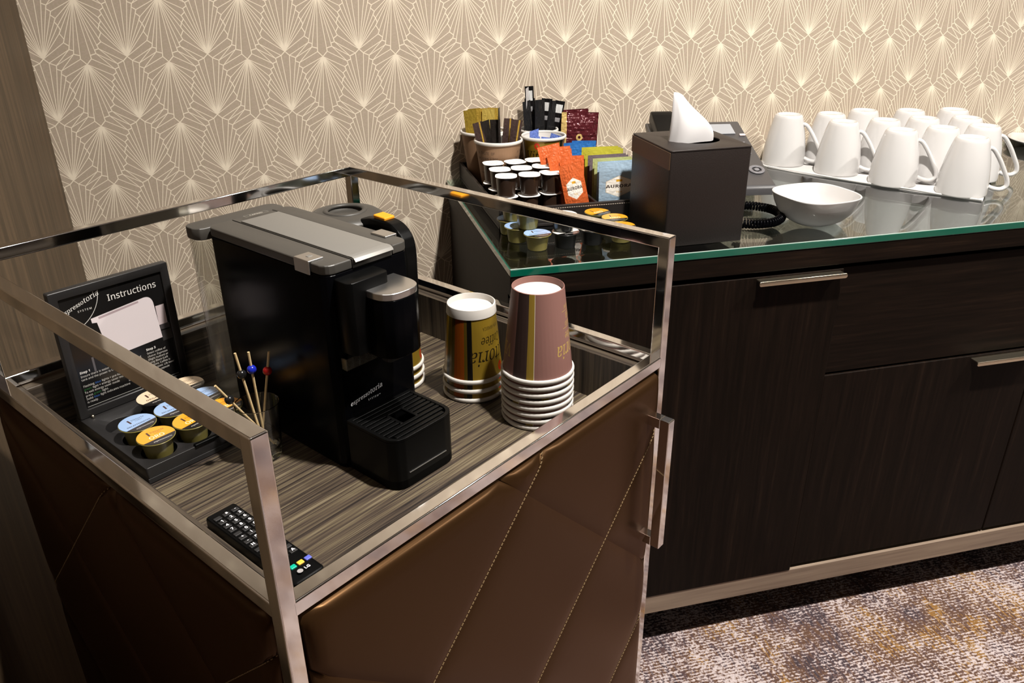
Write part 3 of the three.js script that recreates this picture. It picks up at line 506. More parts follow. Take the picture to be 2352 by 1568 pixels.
const cupTex = {
  purple: canvasTex(1536, 512, (x, w, h) => {
    x.fillStyle = 'rgb(130,92,84)'; x.fillRect(0, 0, w, h);
    for (let i = 0; i < 2; i++) { const o = i * w / 2; x.fillStyle = 'rgb(52,34,30)'; x.fillRect(o + 84, 0, 110, h); x.fillStyle = gold; x.fillRect(o + 33, 0, 52, h); x.fillStyle = 'rgb(210,200,180)'; x.fillRect(o + 29, 0, 4, h); x.fillStyle = 'rgb(176,148,76)'; x.textAlign = 'center'; x.font = ital(110); x.fillText('Vittoria', o + 420, 200); x.font = ital(58); x.fillText('Coffee', o + 430, 264); x.font = '34px sans-serif'; x.fillText('FOUNDED', o + 430, 326); x.font = '50px sans-serif'; x.fillText('1958', o + 430, 376); x.fillRect(o + 320, 290, 220, 3); x.fillRect(o + 320, 388, 220, 3); x.font = '26px sans-serif'; x.fillText('MELBOURNE', o + 430, 420); }
  }),
  gold: canvasTex(1536, 512, (x, w, h) => {
    x.fillStyle = gold; x.fillRect(0, 0, w, h);
    for (let i = 0; i < 2; i++) { const o = i * w / 2; x.fillStyle = 'rgb(136,66,14)'; x.fillRect(o, 0, 96, h); x.fillStyle = 'rgb(88,70,20)'; x.fillRect(o + 96, 0, 60, h); x.fillRect(o + 740, 0, 28, h); x.fillStyle = 'rgb(14,12,10)'; x.fillRect(o + 156, 0, 44, h); x.fillRect(o + 696, 0, 44, h); x.fillStyle = 'rgb(206,50,16)'; x.beginPath(); x.arc(o + 400, 70, 34, 0, 7); x.fill(); x.fillStyle = 'rgb(150,110,30)'; x.beginPath(); x.arc(o + 400, 70, 13, 0, 7); x.fill(); x.fillStyle = 'rgb(32,24,12)'; x.textAlign = 'center'; x.font = ital(136); x.fillText('Vittoria', o + 470, 220); x.font = ital(84); x.fillText('Coffee', o + 480, 316); x.font = '32px sans-serif'; x.fillText('100% ARABICA', o + 480, 386); }
  }),
  kraft: canvasTex(1536, 512, (x, w, h) => {
    x.fillStyle = 'rgb(128,98,72)'; x.fillRect(0, 0, w, h); x.fillStyle = 'rgb(48,32,24)'; x.textAlign = 'center';
    for (let i = 0; i < 3; i++) { const o = i * w / 3 + 256; x.font = '38px monospace'; ['A TASTE OF', 'THE GOOD LIFE', 'SINCE 1958'].forEach((s, k) => x.fillText(s, o, 110 + k * 58)); x.font = '26px monospace'; ['ROASTED FRESH', 'EVERY DAY', 'COFFEE'].forEach((s, k) => x.fillText(s, o, 300 + k * 44)); }
  }),
};
const makePurple = cupKind(0.1185, 0.0335, 0.0462, std(0xffffff, 0.55, 0, { map: cupTex.purple }), false, std('rgb(126,88,80)', 0.6));
const goldMat = std(0xffffff, 0.28, 0.35, { map: cupTex.gold });
const makeGold = cupKind(0.107, 0.0325, 0.0415, goldMat, true);
const makeKraft = cupKind(0.104, 0.031, 0.045, std(0xffffff, 0.7, 0, { map: cupTex.kraft }));
const makeGoldUp = cupKind(0.104, 0.031, 0.0425, goldMat);
function stack(make, n, pitch, H, x, z, name, label, group, spin0, spinStep) {
  let first;
  for (let k = 0; k < n; k++) { // k = 0 is the topmost cup; cups stand upside down
    const y = TR + (n - 1 - k) * pitch + H + 0.0005, word = k === n - 1 ? 'lowest' : ORD[k];
    let t; if (!first) { t = first = cthing(name, label(word), 'cup', x, z, group, y); make(t); } else { t = dup(first, label(word), cartWorld(x, z, y)); }
    t.rotation.set(Math.PI, spin0 + k * spinStep, 0);
  }
}
stack(makePurple, 8, 0.0096, 0.1185, 0.488, 0.1275, 'brown_paper_cup', (w) => `${w} brown paper cup of the tall upturned stack by front rail`, 'tall stack of brown cups', 0.25, 0.9);
stack(makeGold, 3, 0.0142, 0.107, 0.483, 0.24, 'gold_paper_cup', (w) => `${w} gold paper cup of the upturned stack beside the brown cups`, 'stack of gold cups beside the brown stack', 0.5, 0.02);
stack(makeGold, 3, 0.0142, 0.107, 0.429, 0.347, 'gold_paper_cup', (w) => `${w} gold paper cup of the stack hidden behind coffee machine`, 'stack of gold cups behind the machine', 3.4, 0.02);

// ---------------------------------------------------------------- organiser tray on the sideboard
const TF = 0.8062; // its floor
{
  const x0 = 0.812, x1 = 1.1, z0 = 0.004, z1 = 0.378, yb = GT + 0.0005, yt = 0.836, w = 0.006;
  const t = thing('organiser_tray', 'dark brown stitched leather organiser tray holding cups and sachets', 'tray', [(x0 + x1) / 2, GT, (z0 + z1) / 2]);
  const L = (g) => { g.translate(-(x0 + x1) / 2, -GT, -(z0 + z1) / 2); return g; };
  mesh('bottom', L(bx(x0, x1, yb, TF - 0.0004, z0, z1, 0.001)), M.leather, t);
  for (const b of [[x0, x0 + w, z0, z1], [x1 - w, x1, z0, z1], [x0 + w, x1 - w, z0, z0 + w], [x0 + w, x1 - w, z1 - w, z1]]) mesh('side', L(bx(b[0], b[1], TF - 0.0003, yt, b[2], b[3], 0.0015)), M.leather, t);
  mesh('divider', L(bx(0.9905, 0.9955, TF - 0.0003, yt - 0.003, 0.19, z1 - w, 0.001)), M.leather, t);
  mesh('divider', L(bx(x0 + w, x1 - w, TF - 0.0003, yt - 0.006, 0.1855, 0.1895, 0.001)), M.leather, t);
  const st = []; for (let x = x0 + 0.008; x < x1 - 0.008; x += 0.0042) st.push(bx(x, x + 0.0026, yt - 0.0055, yt - 0.0043, z1 - 0.0001, z1 + 0.0005, 0));
  mesh('stitching', L(merge(st)), std(new THREE.Color().setRGB(0.42, 0.36, 0.3), 0.8), t).userData.kind = 'stuff';
}
const cupAt = (make, name, label, x, z, spin) => { const t = thing(name, label, 'cup', [x, TF, z], spin); make(t); return t; };
cupAt(makeKraft, 'kraft_paper_cup', 'printed kraft paper cup full of dark sachets in front of gold sachets', 0.8645, 0.15, 2.3);
cupAt(makeKraft, 'kraft_paper_cup', 'printed kraft paper cup full of gold sachets at the back corner', 0.8555, 0.0535, 1.2);
cupAt(makeGoldUp, 'gold_paper_cup', 'upright gold paper cup with blue sachets inside on organiser tray', 0.96, 0.135, 4.05);
cupAt(cupKind(0.1, 0.028, 0.0385, std(0xffffff, 0.7, 0, { map: cupTex.kraft })), 'kraft_paper_cup', 'kraft paper cup of black sticks behind the blue sachet cup', 0.974, 0.049, 0);

// sachets: pillow pouch standing on its lower edge, front towards +z
function pouch(w, h, t, crimp = 0.08, nx = 6, ny = 10) {
  const pos = [], uv = [], idx = []; const H = (u, v) => { const e = Math.max(0, Math.min((v - crimp) / 0.25, (1 - crimp - v) / 0.25, 1)); return t / 2 * Math.sin(Math.PI * Math.min(Math.max(u, 0), 1)) ** 0.6 * Math.sqrt(e * (2 - e)) + 0.00025; };
  for (const s of [1, -1]) for (let j = 0; j <= ny; j++) for (let i = 0; i <= nx; i++) { const u = i / nx, v = j / ny; pos.push((u - 0.5) * w, v * h, s * H(u, v)); uv.push(s > 0 ? u : 1 - u, v); }
  const n = (nx + 1) * (ny + 1); for (let k = 0; k < 2; k++) for (let j = 0; j < ny; j++) for (let i = 0; i < nx; i++) { const a = k * n + j * (nx + 1) + i, b = a + 1, c = a + nx + 1, d = c + 1; k ? idx.push(a, c, b, b, c, d) : idx.push(a, b, c, b, d, c); }
  const g = new THREE.BufferGeometry(); g.setAttribute('position', new THREE.Float32BufferAttribute(pos, 3)); g.setAttribute('uv', new THREE.Float32BufferAttribute(uv, 2)); g.setIndex(idx); g.computeVertexNormals(); return g;
}
function sachet(name, label, cat, geo, mat, pos, [rx, ry, rz], group) { const m = mesh(name, geo, mat); tag(m, label, cat, group); m.position.set(...pos); m.rotation.set(rx, ry, rz, 'YXZ'); return m; }
const wrinkle = dataTex(256, 256, (() => { const a = lattice(9, 9, 71), b = lattice(23, 19, 72), c = lattice(5, 31, 73); return (u, v) => { const q = Math.abs(a(u * 9, v * 9) - 0.5) * 1.1 + Math.abs(b(u * 23, v * 19) - 0.5) * 0.6 + Math.abs(c(u * 5, v * 31) - 0.5) * 0.5; const t = 255 * q; return [t, t, t]; }; })(), undefined, false);
const wr = { bumpMap: wrinkle, bumpScale: 0.0012 };
const foil = (r, g, b, rough = 0.35, metal = 0.5, extra = wr) => std(new THREE.Color().setRGB(r, g, b), rough, metal, extra);
{
  // gold sachets in the back cup
  const g1 = pouch(0.026, 0.125, 0.004), gm = [foil(0.5, 0.33, 0.05), foil(0.34, 0.23, 0.03), foil(0.62, 0.45, 0.1)];
  [[0.8405, 0.053, 0.08, 0.1, 1], [0.8455, 0.044, 0.0, 0.05, 1], [0.8545, 0.048, -0.05, 0.02, 0], [0.8645, 0.054, -0.07, -0.02, 2], [0.8695, 0.046, 0.06, -0.08, 0]].forEach(([x, z, ry, rz, k], i) => sachet('gold_sachet', `gold foil sachet ${['leftmost', 'second from left', 'third from left', 'fourth from left', 'rightmost'][i]} in the back kraft cup`, 'sachet', g1, gm[k], [x, TF + 0.02, z], [0, ry, rz], 'gold sachets in the back cup'));
  // dark sachets in the front cup
  const dm = canvasTex(128, 512, (x, w, h) => { x.fillStyle = 'rgb(62,46,42)'; x.fillRect(0, 0, w, h); x.fillStyle = 'rgb(168,134,52)'; x.fillRect(80, 0, 20, h); x.fillStyle = 'rgb(180,36,20)'; x.beginPath(); x.arc(44, 250, 22, 0, 7); x.fill(); x.fillStyle = 'rgb(62,46,42)'; x.beginPath(); x.arc(44, 250, 9, 0, 7); x.fill(); });
  const d1 = pouch(0.02, 0.125, 0.004), dmat = std(0xffffff, 0.4, 0.1, { map: dm, ...wr }), dblk = foil(0.02, 0.016, 0.014, 0.3, 0.2);
  [[0.846, 0.146, 0.2, 0.2, 0], [0.853, 0.138, 0.5, 0.13, 1], [0.862, 0.146, -0.3, 0.02, 1], [0.866, 0.152, 1.2, -0.04, 1], [0.876, 0.14, 0.3, -0.12, 0], [0.884, 0.148, -0.1, -0.17, 0]].forEach(([x, z, ry, rz, k], i) => sachet('dark_sachet', `slim dark brown sachet ${['leftmost, leaning left', 'second from left', 'third from left', 'turned edge on', 'second from right', 'rightmost, leaning right'][i]} in front kraft cup`, 'sachet', d1, k ? dblk : dmat, [x - Math.sin(-rz) * 0.01, TF + 0.014 + (i === 3 ? 0.022 : 0), z], [0, ry, rz], 'dark sachets in the front cup'));
  // black sticks with white tops
  const bt = canvasTex(64, 512, (x, w, h) => { x.fillStyle = 'rgb(16,15,16)'; x.fillRect(0, 0, w, h); x.fillStyle = 'rgb(206,206,204)'; x.fillRect(10, 26, 44, 60); x.fillStyle = 'rgb(150,148,150)'; x.fillRect(14, 120, 36, 30); });
  const b1 = pouch(0.022, 0.145, 0.004), bm = std(0xffffff, 0.22, 0.1, { map: bt, ...wr }), bb = foil(0.012, 0.012, 0.013, 0.2, 0.1);
  const bt2 = pouch(0.018, 0.17, 0.003), white = foil(0.6, 0.58, 0.58, 0.35, 0.2);
  sachet('black_stick', 'tall silver edged black stick standing highest on the left of the black cup', 'stick', bt2, white, [0.953, TF + 0.0135, 0.05], [0, 1.0, 0.08], 'black sticks in the back cup');
  sachet('black_stick', 'tall black stick with white top standing highest in the black cup', 'stick', bt2, bm, [0.963, TF + 0.0135, 0.044], [0, -0.2, 0.05], 'black sticks in the back cup');
  [[0.956, 0.058, 0.5, 0.1], [0.966, 0.038, -0.5, 0.06], [0.973, 0.06, 0.2, 0.0], [0.981, 0.044, -0.3, -0.08], [0.988, 0.054, 0.4, -0.14], [0.993, 0.046, 0.1, -0.2]].forEach(([x, z, ry, rz], i) => sachet('black_stick', `glossy black stick sachet ${['leftmost', 'second from left', 'third from left', 'fourth from left', 'fifth from left', 'rightmost'][i]} of the short ones in back cup`, 'stick', b1, i % 2 ? bm : bb, [x, TF + 0.0135 - (i > 3 ? 0.004 : 0), z], [0, ry, rz], 'black sticks in the back cup'));
  // small blue sachets lying inside the gold cup
  const s1 = pouch(0.024, 0.052, 0.003), sb = foil(0.13, 0.2, 0.55, 0.5, 0);
  [[0.942, 0.13, 0.5, 0.1, 0.062], [0.954, 0.124, 0.1, 0.25, 0.046], [0.964, 0.118, -0.2, -0.15, 0.044], [0.976, 0.124, -0.5, -0.3, 0.052]].forEach(([x, z, ry, rz, y], i) => sachet('blue_sachet', `pale blue sugar sachet ${['sticking up at the left', 'second from left', 'third from left', 'sticking up at the right'][i]} inside the gold cup`, 'sachet', s1, sb, [x, TF + y, z], [0.1, ry, rz], 'blue sachets in the gold cup'));
  // maroon foil pouches at the wall
  const mt = canvasTex(256, 384, (x, w, h) => { x.fillStyle = 'rgb(84,30,36)'; x.fillRect(0, 0, w, h); x.fillStyle = 'rgb(206,176,112)'; x.fillRect(0, 0, 34, h); x.beginPath(); x.arc(120, 150, 22, 0, 7); x.fill(); x.fillStyle = 'rgb(60,20,24)'; x.beginPath(); x.arc(120, 150, 9, 0, 7); x.fill(); x.fillStyle = 'rgb(226,206,160)'; x.font = ital(58); x.fillText('Vittoria', 52, 232); x.font = '24px sans-serif'; x.fillText('COFFEE', 80, 268); });
  const m1 = pouch(0.082, 0.128, 0.016, 0.07, 10, 14), mm = std(0xffffff, 0.22, 0.25, { map: mt, bumpMap: wrinkle, bumpScale: 0.0035 });
  sachet('coffee_pouch', 'glossy maroon coffee pouch with gold side band, front one', 'pouch', m1, mm, [1.055, TF + 0.001, 0.062], [-0.06, 0.05, -0.06], 'maroon coffee pouches');
  sachet('coffee_pouch', 'glossy maroon coffee pouch standing behind the front one', 'pouch', m1, mm, [1.049, TF + 0.003, 0.034], [-0.03, -0.1, 0.03], 'maroon coffee pouches');
  // orange packets, fanned
  const hex = (bg, edge, r) => canvasTex(256, 512, (x, w, h) => { x.fillStyle = bg; x.fillRect(0, 0, w, h); x.save(); x.translate(w / 2, h * 0.47); x.rotate(r); x.fillStyle = 'rgb(238,232,222)'; x.strokeStyle = edge; x.lineWidth = 4; x.beginPath(); [[0, -108], [84, -54], [84, 54], [0, 108], [-84, 54], [-84, -54]].forEach((p, i) => (i ? x.lineTo(...p) : x.moveTo(...p))); x.closePath(); x.fill(); x.stroke(); x.fillStyle = 'rgb(50,40,36)'; x.textAlign = 'center'; x.font = 'bold 42px sans-serif'; x.fillText('AURORA', 0, 12); x.fillStyle = 'rgb(214,160,50)'; x.fillRect(-20, -70, 40, 22); x.font = '24px sans-serif'; x.fillText('TEA', 0, 66); x.restore(); });
  const o1 = pouch(0.042, 0.094, 0.005), om = std(0xffffff, 0.4, 0.1, { map: hex('rgb(196,92,44)', 'rgb(230,140,90)', 0), ...wr });
  for (let i = 0; i < 7; i++) sachet('orange_sachet', `orange tea sachet leaning in the tray, ${['frontmost with white hexagon', 'second', 'third', 'fourth', 'fifth', 'sixth', 'rearmost'][i]} of the row`, 'sachet', o1, om, [0.9655 - i * 0.002, TF + 0.001 + i * 0.0025, 0.354 - i * 0.0145], [-0.1 - 0.02 * i, -0.1 + (i % 2) * 0.2, 0.2 - (i % 3) * 0.1], 'row of orange tea sachets');
  // bright blue packets
  const bl = pouch(0.05, 0.1, 0.005), blm = std(new THREE.Color().setRGB(0.025, 0.14, 0.42), 0.35, 0.15, wr);
  [[1.012, 0.225, 0.1, 0.02], [1.008, 0.214, -0.12, 0.05], [1.016, 0.2035, 0.05, -0.06]].forEach(([x, z, ry, rz], i) => sachet('bright_blue_sachet', `bright blue sachet behind the orange row, ${['front', 'middle', 'rear'][i]} one of three`, 'sachet', bl, blm, [x, TF + 0.001, z], [-0.02, ry, rz], 'bright blue sachets'));
  // tea envelopes
  const t1 = pouch(0.074, 0.09, 0.005, 0.05, 8, 10);
  const teas = [['blue_grey', 'rgb(150,172,190)', [0.352, 0.34], 'blue grey'], ['sage', 'rgb(164,170,116)', [0.326, 0.314], 'sage green'], ['grey_violet', 'rgb(104,92,98)', [0.3, 0.287], 'grey violet'], ['yellow', 'rgb(172,166,56)', [0.273, 0.26, 0.247], 'lime yellow']];
  for (const [, bg, zs, word] of teas) { const mt2 = std(0xffffff, 0.3, 0.1, { map: hex(bg, 'rgb(190,180,160)', 0), bumpMap: wrinkle, bumpScale: 0.0008 }); zs.forEach((z, k) => sachet('tea_envelope', `${word} tea envelope in the organiser tray, ${['front', 'rear', 'rearmost'][k]} one of that colour`, 'envelope', t1, mt2, [1.0385 - k * 0.001, TF + 0.001 + (word === 'lime yellow' ? 0.006 : 0), z], [-0.03, 0.04 * k - 0.02, 0.01 - 0.02 * k], 'tea envelopes')); }
  // creamer portions, two layers
  const cupG = lathe([[0, 0], [0.0145, 0], [0.0158, 0.001], [0.0178, 0.0335], [0.0192, 0.034], [0.0192, 0.0348], [0, 0.0348]], 28), cm = phys({ color: new THREE.Color().setRGB(0.03, 0.016, 0.01), roughness: 0.3, clearcoat: 0.3 });
  const ls = roundRect(0.0384, 0.0384, 0.0135); const lg = plan(ls, 0.0349, 0.0355, 0, 6);
  const lt = canvasTex(128, 128, (x) => { x.fillStyle = 'rgb(236,232,226)'; x.fillRect(0, 0, 128, 128); x.fillStyle = 'rgb(120,130,90)'; x.font = ital(24); x.textAlign = 'center'; x.fillText('Fresh', 64, 52); x.fillStyle = 'rgb(150,120,130)'; x.font = 'bold 22px sans-serif'; x.fillText('MILK', 64, 88); });
  { const p = lg.attributes.position, uv = lg.attributes.uv; for (let i = 0; i < p.count; i++) uv.setXY(i, p.getX(i) / 0.039 + 0.5, 0.5 - p.getZ(i) / 0.039); }
  const lm = std(0xffffff, 0.5, 0, { map: lt });
  const col = ['left', 'middle', 'right'], row = ['back', 'centre', 'front'];
  for (let l = 0; l < 2; l++) for (let i = 0; i < 3; i++) for (let j = 0; j < 3; j++) {
    const t = thing('milk_portion', `white lidded milk portion, ${row[j]} row, ${col[i]} column, ${l ? 'upper' : 'lower'} layer`, 'milk portion', [0.84 + i * 0.0415 + (l ? rr(-0.001, 0.001) : 0), TF + 0.0005 + l * 0.036, 0.2125 + j * 0.0515 - (i === 2 ? 0.004 : 0)], rr(-0.3, 0.3), 'milk portions in the organiser tray');
    mesh('cup', cupG, cm, t); mesh('lid', lg, lm, t);
  }
}

// ---------------------------------------------------------------- capsules on the glass
{
  const g = 'capsules standing on the glass';
  pod('decaf', 'blue lidded gold capsule alone at the front corner of the glass', [0.849, GT + 0.0004, 0.49], 0.05, g);
  pod('decaf', 'blue lidded capsule under the stacked one, second from the glass corner', [0.8285, GT + 0.0004, 0.443], 0.3, g);
  pod('decaf', 'blue lidded capsule at the back of the group beside organiser tray', [0.826, GT + 0.0004, 0.3985], -0.2, g);
  pod('decaf', 'blue lidded gold capsule stacked on top, nearer to the front', [0.8415, GT + 0.0268, 0.458], 0.1, g);
  pod('decaf', 'blue lidded gold capsule stacked on top, nearer to the tray', [0.829, GT + 0.0268, 0.4085], 0.2, g);
  pod('black', 'black capsule on the glass beside the lone blue one', [0.8955, GT + 0.0004, 0.492], 0.2, g);
  pod('black', 'black capsule stacked on top of another black capsule', [0.8935, GT + 0.0268, 0.486], -0.4, g);
  pod('black', 'black capsule with cream lid standing between black and orange ones', [0.9425, GT + 0.0004, 0.487], 0.15, g);
  pod('oro', 'orange lidded capsule on the glass nearest the tissue box', [0.9935, GT + 0.0004, 0.487], 0.1, g);
  pod('oro', 'orange lidded capsule behind, between the organiser tray and the front one', [0.9985, GT + 0.0004, 0.4405], -0.1, g);
  pod('oro', 'orange lidded capsule touching the front of the organiser tray', [0.981, GT + 0.0004, 0.402], 0.4, g);
}

// ---------------------------------------------------------------- tissue box
{
  const w = 0.138, d = 0.15, h = 0.1545, t = thing('tissue_box', 'dark brown leather tissue box cover on the glass', 'tissue box', [1.1138, GT + 0.0005, 0.4645], 0.017);
  const ws = roundRect(w, d, 0.003); ws.holes.push(roundRect(w - 0.01, d - 0.01, 0.002)); mesh('walls', plan(ws, 0, h - 0.003, 0.0008), M.leather, t); mesh('bottom', bx(-w / 2 + 0.005, w / 2 - 0.005, 0, 0.004, -d / 2 + 0.005, d / 2 - 0.005, 0), M.leather, t);
  const top = roundRect(w + 0.001, d + 0.001, 0.004); const hole = new THREE.Path(); hole.absellipse(0.008, -0.006, 0.038, 0.031, 0, Math.PI * 2, true); top.holes.push(hole);
  mesh('lid', plan(top, h - 0.0028, h, 0.0009, 32), M.leather, t);
  mesh('side_band', bx(-w / 2 - 0.0016, -w / 2 + 0.0005, h - 0.03, h - 0.003, -d / 2 + 0.001, d / 2 - 0.001, 0.0006), M.leatherPale, t).userData.label = 'lighter brown upper band';  // thin raised band in paler brown along the top of the left face
  // tissue: a pinched, folded sheet
  const P = thing('tissue', 'white tissue pulled up out of the brown box', 'tissue', [1.113, GT + h - 0.001, 0.47], 0.0);
  const nu = 40, nv = 24, pos = [], uv = [], idx = [];
  for (let j = 0; j <= nv; j++) for (let i = 0; i <= nu; i++) {
    const v = j / nv, a = i / nu * Math.PI * 2;
    const le = -0.04 + 0.004 * v, ri = 0.036 - 0.026 * v - 0.028 * v * v + 0.004 * Math.sin(v * 6), cx = (le + ri) / 2, wdt = (ri - le) / 2, dep = 0.0165 * (1 - v) ** 0.7 + 0.0012;
    const fold = 1 + 0.03 * Math.sin(a * 4 + v * 1.5) + 0.02 * Math.sin(a * 11 + v * 4);
    const x = cx + wdt * Math.cos(a) * fold, z = dep * Math.sin(a) * (1 + 0.2 * Math.sin(a * 3 + 1 + v)) + 0.003 * Math.sin(v * 4);
    pos.push(x, v * (0.073 + 0.004 * Math.cos(a + 2.4) * v), z); uv.push(i / nu, v);
  }
  for (let j = 0; j < nv; j++) for (let i = 0; i < nu; i++) { const a = j * (nu + 1) + i; idx.push(a, a + nu + 1, a + 1, a + 1, a + nu + 1, a + nu + 2); }
  { const top0 = nv * (nu + 1); let mx = 0, my = 0, mz = 0; for (let i = 0; i < nu; i++) { mx += pos[(top0 + i) * 3] / nu; my += pos[(top0 + i) * 3 + 1] / nu; mz += pos[(top0 + i) * 3 + 2] / nu; } const n0 = pos.length / 3; pos.push(mx, my + 0.0012, mz); uv.push(0.5, 1); for (let i = 0; i < nu; i++) idx.push(top0 + i, n0, top0 + i + 1); }
  const g = new THREE.BufferGeometry(); g.setAttribute('position', new THREE.Float32BufferAttribute(pos, 3)); g.setAttribute('uv', new THREE.Float32BufferAttribute(uv, 2)); g.setIndex(idx); g.computeVertexNormals(); mesh('sheet', g, M.tissue, P);
}

// ---------------------------------------------------------------- telephone
{
  const t = thing('desk_telephone', 'black desk telephone with sloping keypad behind the tissue box', 'telephone', [1.287, GT + 0.0005, 0.195], -0.17);
  const W = 0.2, ph = M.blackSatin, body = std(new THREE.Color().setRGB(0.045, 0.043, 0.045), 0.4);
  // side profile: x = towards the back, y = up
  const s = new THREE.Shape(); s.moveTo(-0.13, 0.012); s.lineTo(-0.13, 0.024); s.quadraticCurveTo(-0.128, 0.03, -0.12, 0.031); s.lineTo(0.12, 0.104); s.quadraticCurveTo(0.128, 0.105, 0.128, 0.098); s.lineTo(0.115, 0.088); s.lineTo(-0.1, 0.018); s.closePath();
  const g = extr(s, W, 0.0015); g.rotateY(Math.PI / 2); g.translate(-W / 2, 0, 0); mesh('face_shell', g, body, t);
  const st = new THREE.Shape(); st.moveTo(-0.09, 0); st.lineTo(-0.09, 0.016); st.lineTo(0.1, 0.078); st.lineTo(0.09, 0); st.closePath(); const sg = extr(st, W - 0.05, 0.001); sg.rotateY(Math.PI / 2); sg.translate(-W / 2 + 0.025, 0.0005, 0); mesh('foot', sg, std(new THREE.Color().setRGB(0.2, 0.2, 0.17), 0.5), t);
  // things on the sloping face
  const ang = Math.atan2(0.073, 0.24), onFace = (geo, x, q, lift = 0) => { geo.rotateX(ang); const yy = 0.031 + (q + 0.12) * Math.tan(ang) + lift; geo.translate(x, yy, -q); return geo; };
  const scr = new RoundedBoxGeometry(0.075, 0.002, 0.042, 2, 0.0008); mesh('screen', onFace(scr, 0.04, 0.088, 0.0012), std(new THREE.Color().setRGB(0.3, 0.31, 0.33), 0.25), t);
  const km = std(new THREE.Color().setRGB(0.16, 0.155, 0.165), 0.5);
  for (let r = 0; r < 5; r++) for (let k = 0; k < 4; k++) { const b = new RoundedBoxGeometry(0.012, 0.003, 0.0085, 2, 0.001); mesh('key', onFace(b, -0.012 + k * 0.0175, 0.038 - r * 0.0155, 0.0018), km, t); }
  for (let r = 0; r < 3; r++) { const b = new RoundedBoxGeometry(0.007, 0.003, 0.0035, 2, 0.001); b.rotateY(0.4); mesh('function_key', onFace(b, 0.082, 0.03 - r * 0.022, 0.0018), km, t); }
  const ring = new THREE.TorusGeometry(0.0125, 0.0036, 8, 28); ring.scale(1, 1, 0.5); ring.rotateX(-Math.PI / 2); mesh('ring_key', onFace(ring, 0.078, -0.072, 0.0016), std(new THREE.Color().setRGB(0.14, 0.135, 0.145), 0.4), t);
  const cen = lathe([[0, 0.002], [0.0045, 0.002], [0.0055, 0], [0, 0]], 18); mesh('centre_key', onFace(cen, 0.078, -0.072, 0.001), km, t);
  const lamp = new RoundedBoxGeometry(0.012, 0.003, 0.006, 2, 0.001); mesh('message_lamp', onFace(lamp, 0.09, 0.062, 0.0016), std(new THREE.Color().setRGB(0.75, 0.62, 0.6), 0.3), t);
  const [lg, lm] = decal(0.018, 0.006, 96, 32, (x) => { x.fillStyle = 'rgb(190,188,186)'; x.font = 'bold 30px sans-serif'; x.textAlign = 'center'; x.fillText('NEC', 48, 27); }); lg.rotateX(-Math.PI / 2); mesh('printed_logo', onFace(lg, 0.012, 0.1145, 0.0012), lm, t);
  // handset lying along the left side
  const hs = new THREE.Shape(); hs.moveTo(-0.11, 0.01); hs.lineTo(-0.11, 0.022); hs.quadraticCurveTo(-0.1, 0.03, -0.08, 0.026); hs.quadraticCurveTo(0, 0.018, 0.08, 0.03); hs.quadraticCurveTo(0.105, 0.036, 0.112, 0.026); hs.lineTo(0.112, 0.004); hs.lineTo(0.07, 0.004); hs.quadraticCurveTo(0, 0.012, -0.07, 0.002); hs.lineTo(-0.108, 0.002); hs.closePath();
  const hg = extr(hs, 0.045, 0.003); hg.rotateY(Math.PI / 2); hg.rotateX(ang); hg.translate(-0.094, 0.072, -0.01); mesh('handset', hg, ph, t);
  // coiled cord on the glass
  const pts = [[1.246, 0.352], [1.262, 0.372], [1.288, 0.386], [1.309, 0.414], [1.3085, 0.447], [1.293, 0.474], [1.266, 0.4895], [1.236, 0.489], [1.205, 0.478]].map(([x, z]) => V3(x, GT + 0.0092, z));
  const base = new THREE.CatmullRomCurve3(pts), turns = 46;
  class Coil extends THREE.Curve { getPoint(q) { const p = base.getPointAt(q), d = base.getTangentAt(q), n = V3(-d.z, 0, d.x), a = q * turns * Math.PI * 2; return p.addScaledVector(n, Math.cos(a) * 0.0062).add(V3(0, Math.sin(a) * 0.0062, 0)); } }
  const cg = new THREE.TubeGeometry(new Coil(), turns * 12, 0.0022, 6); tag(mesh('telephone_cord', cg, M.black), 'coiled black telephone cord looped beside the white bowl', 'cord');
}

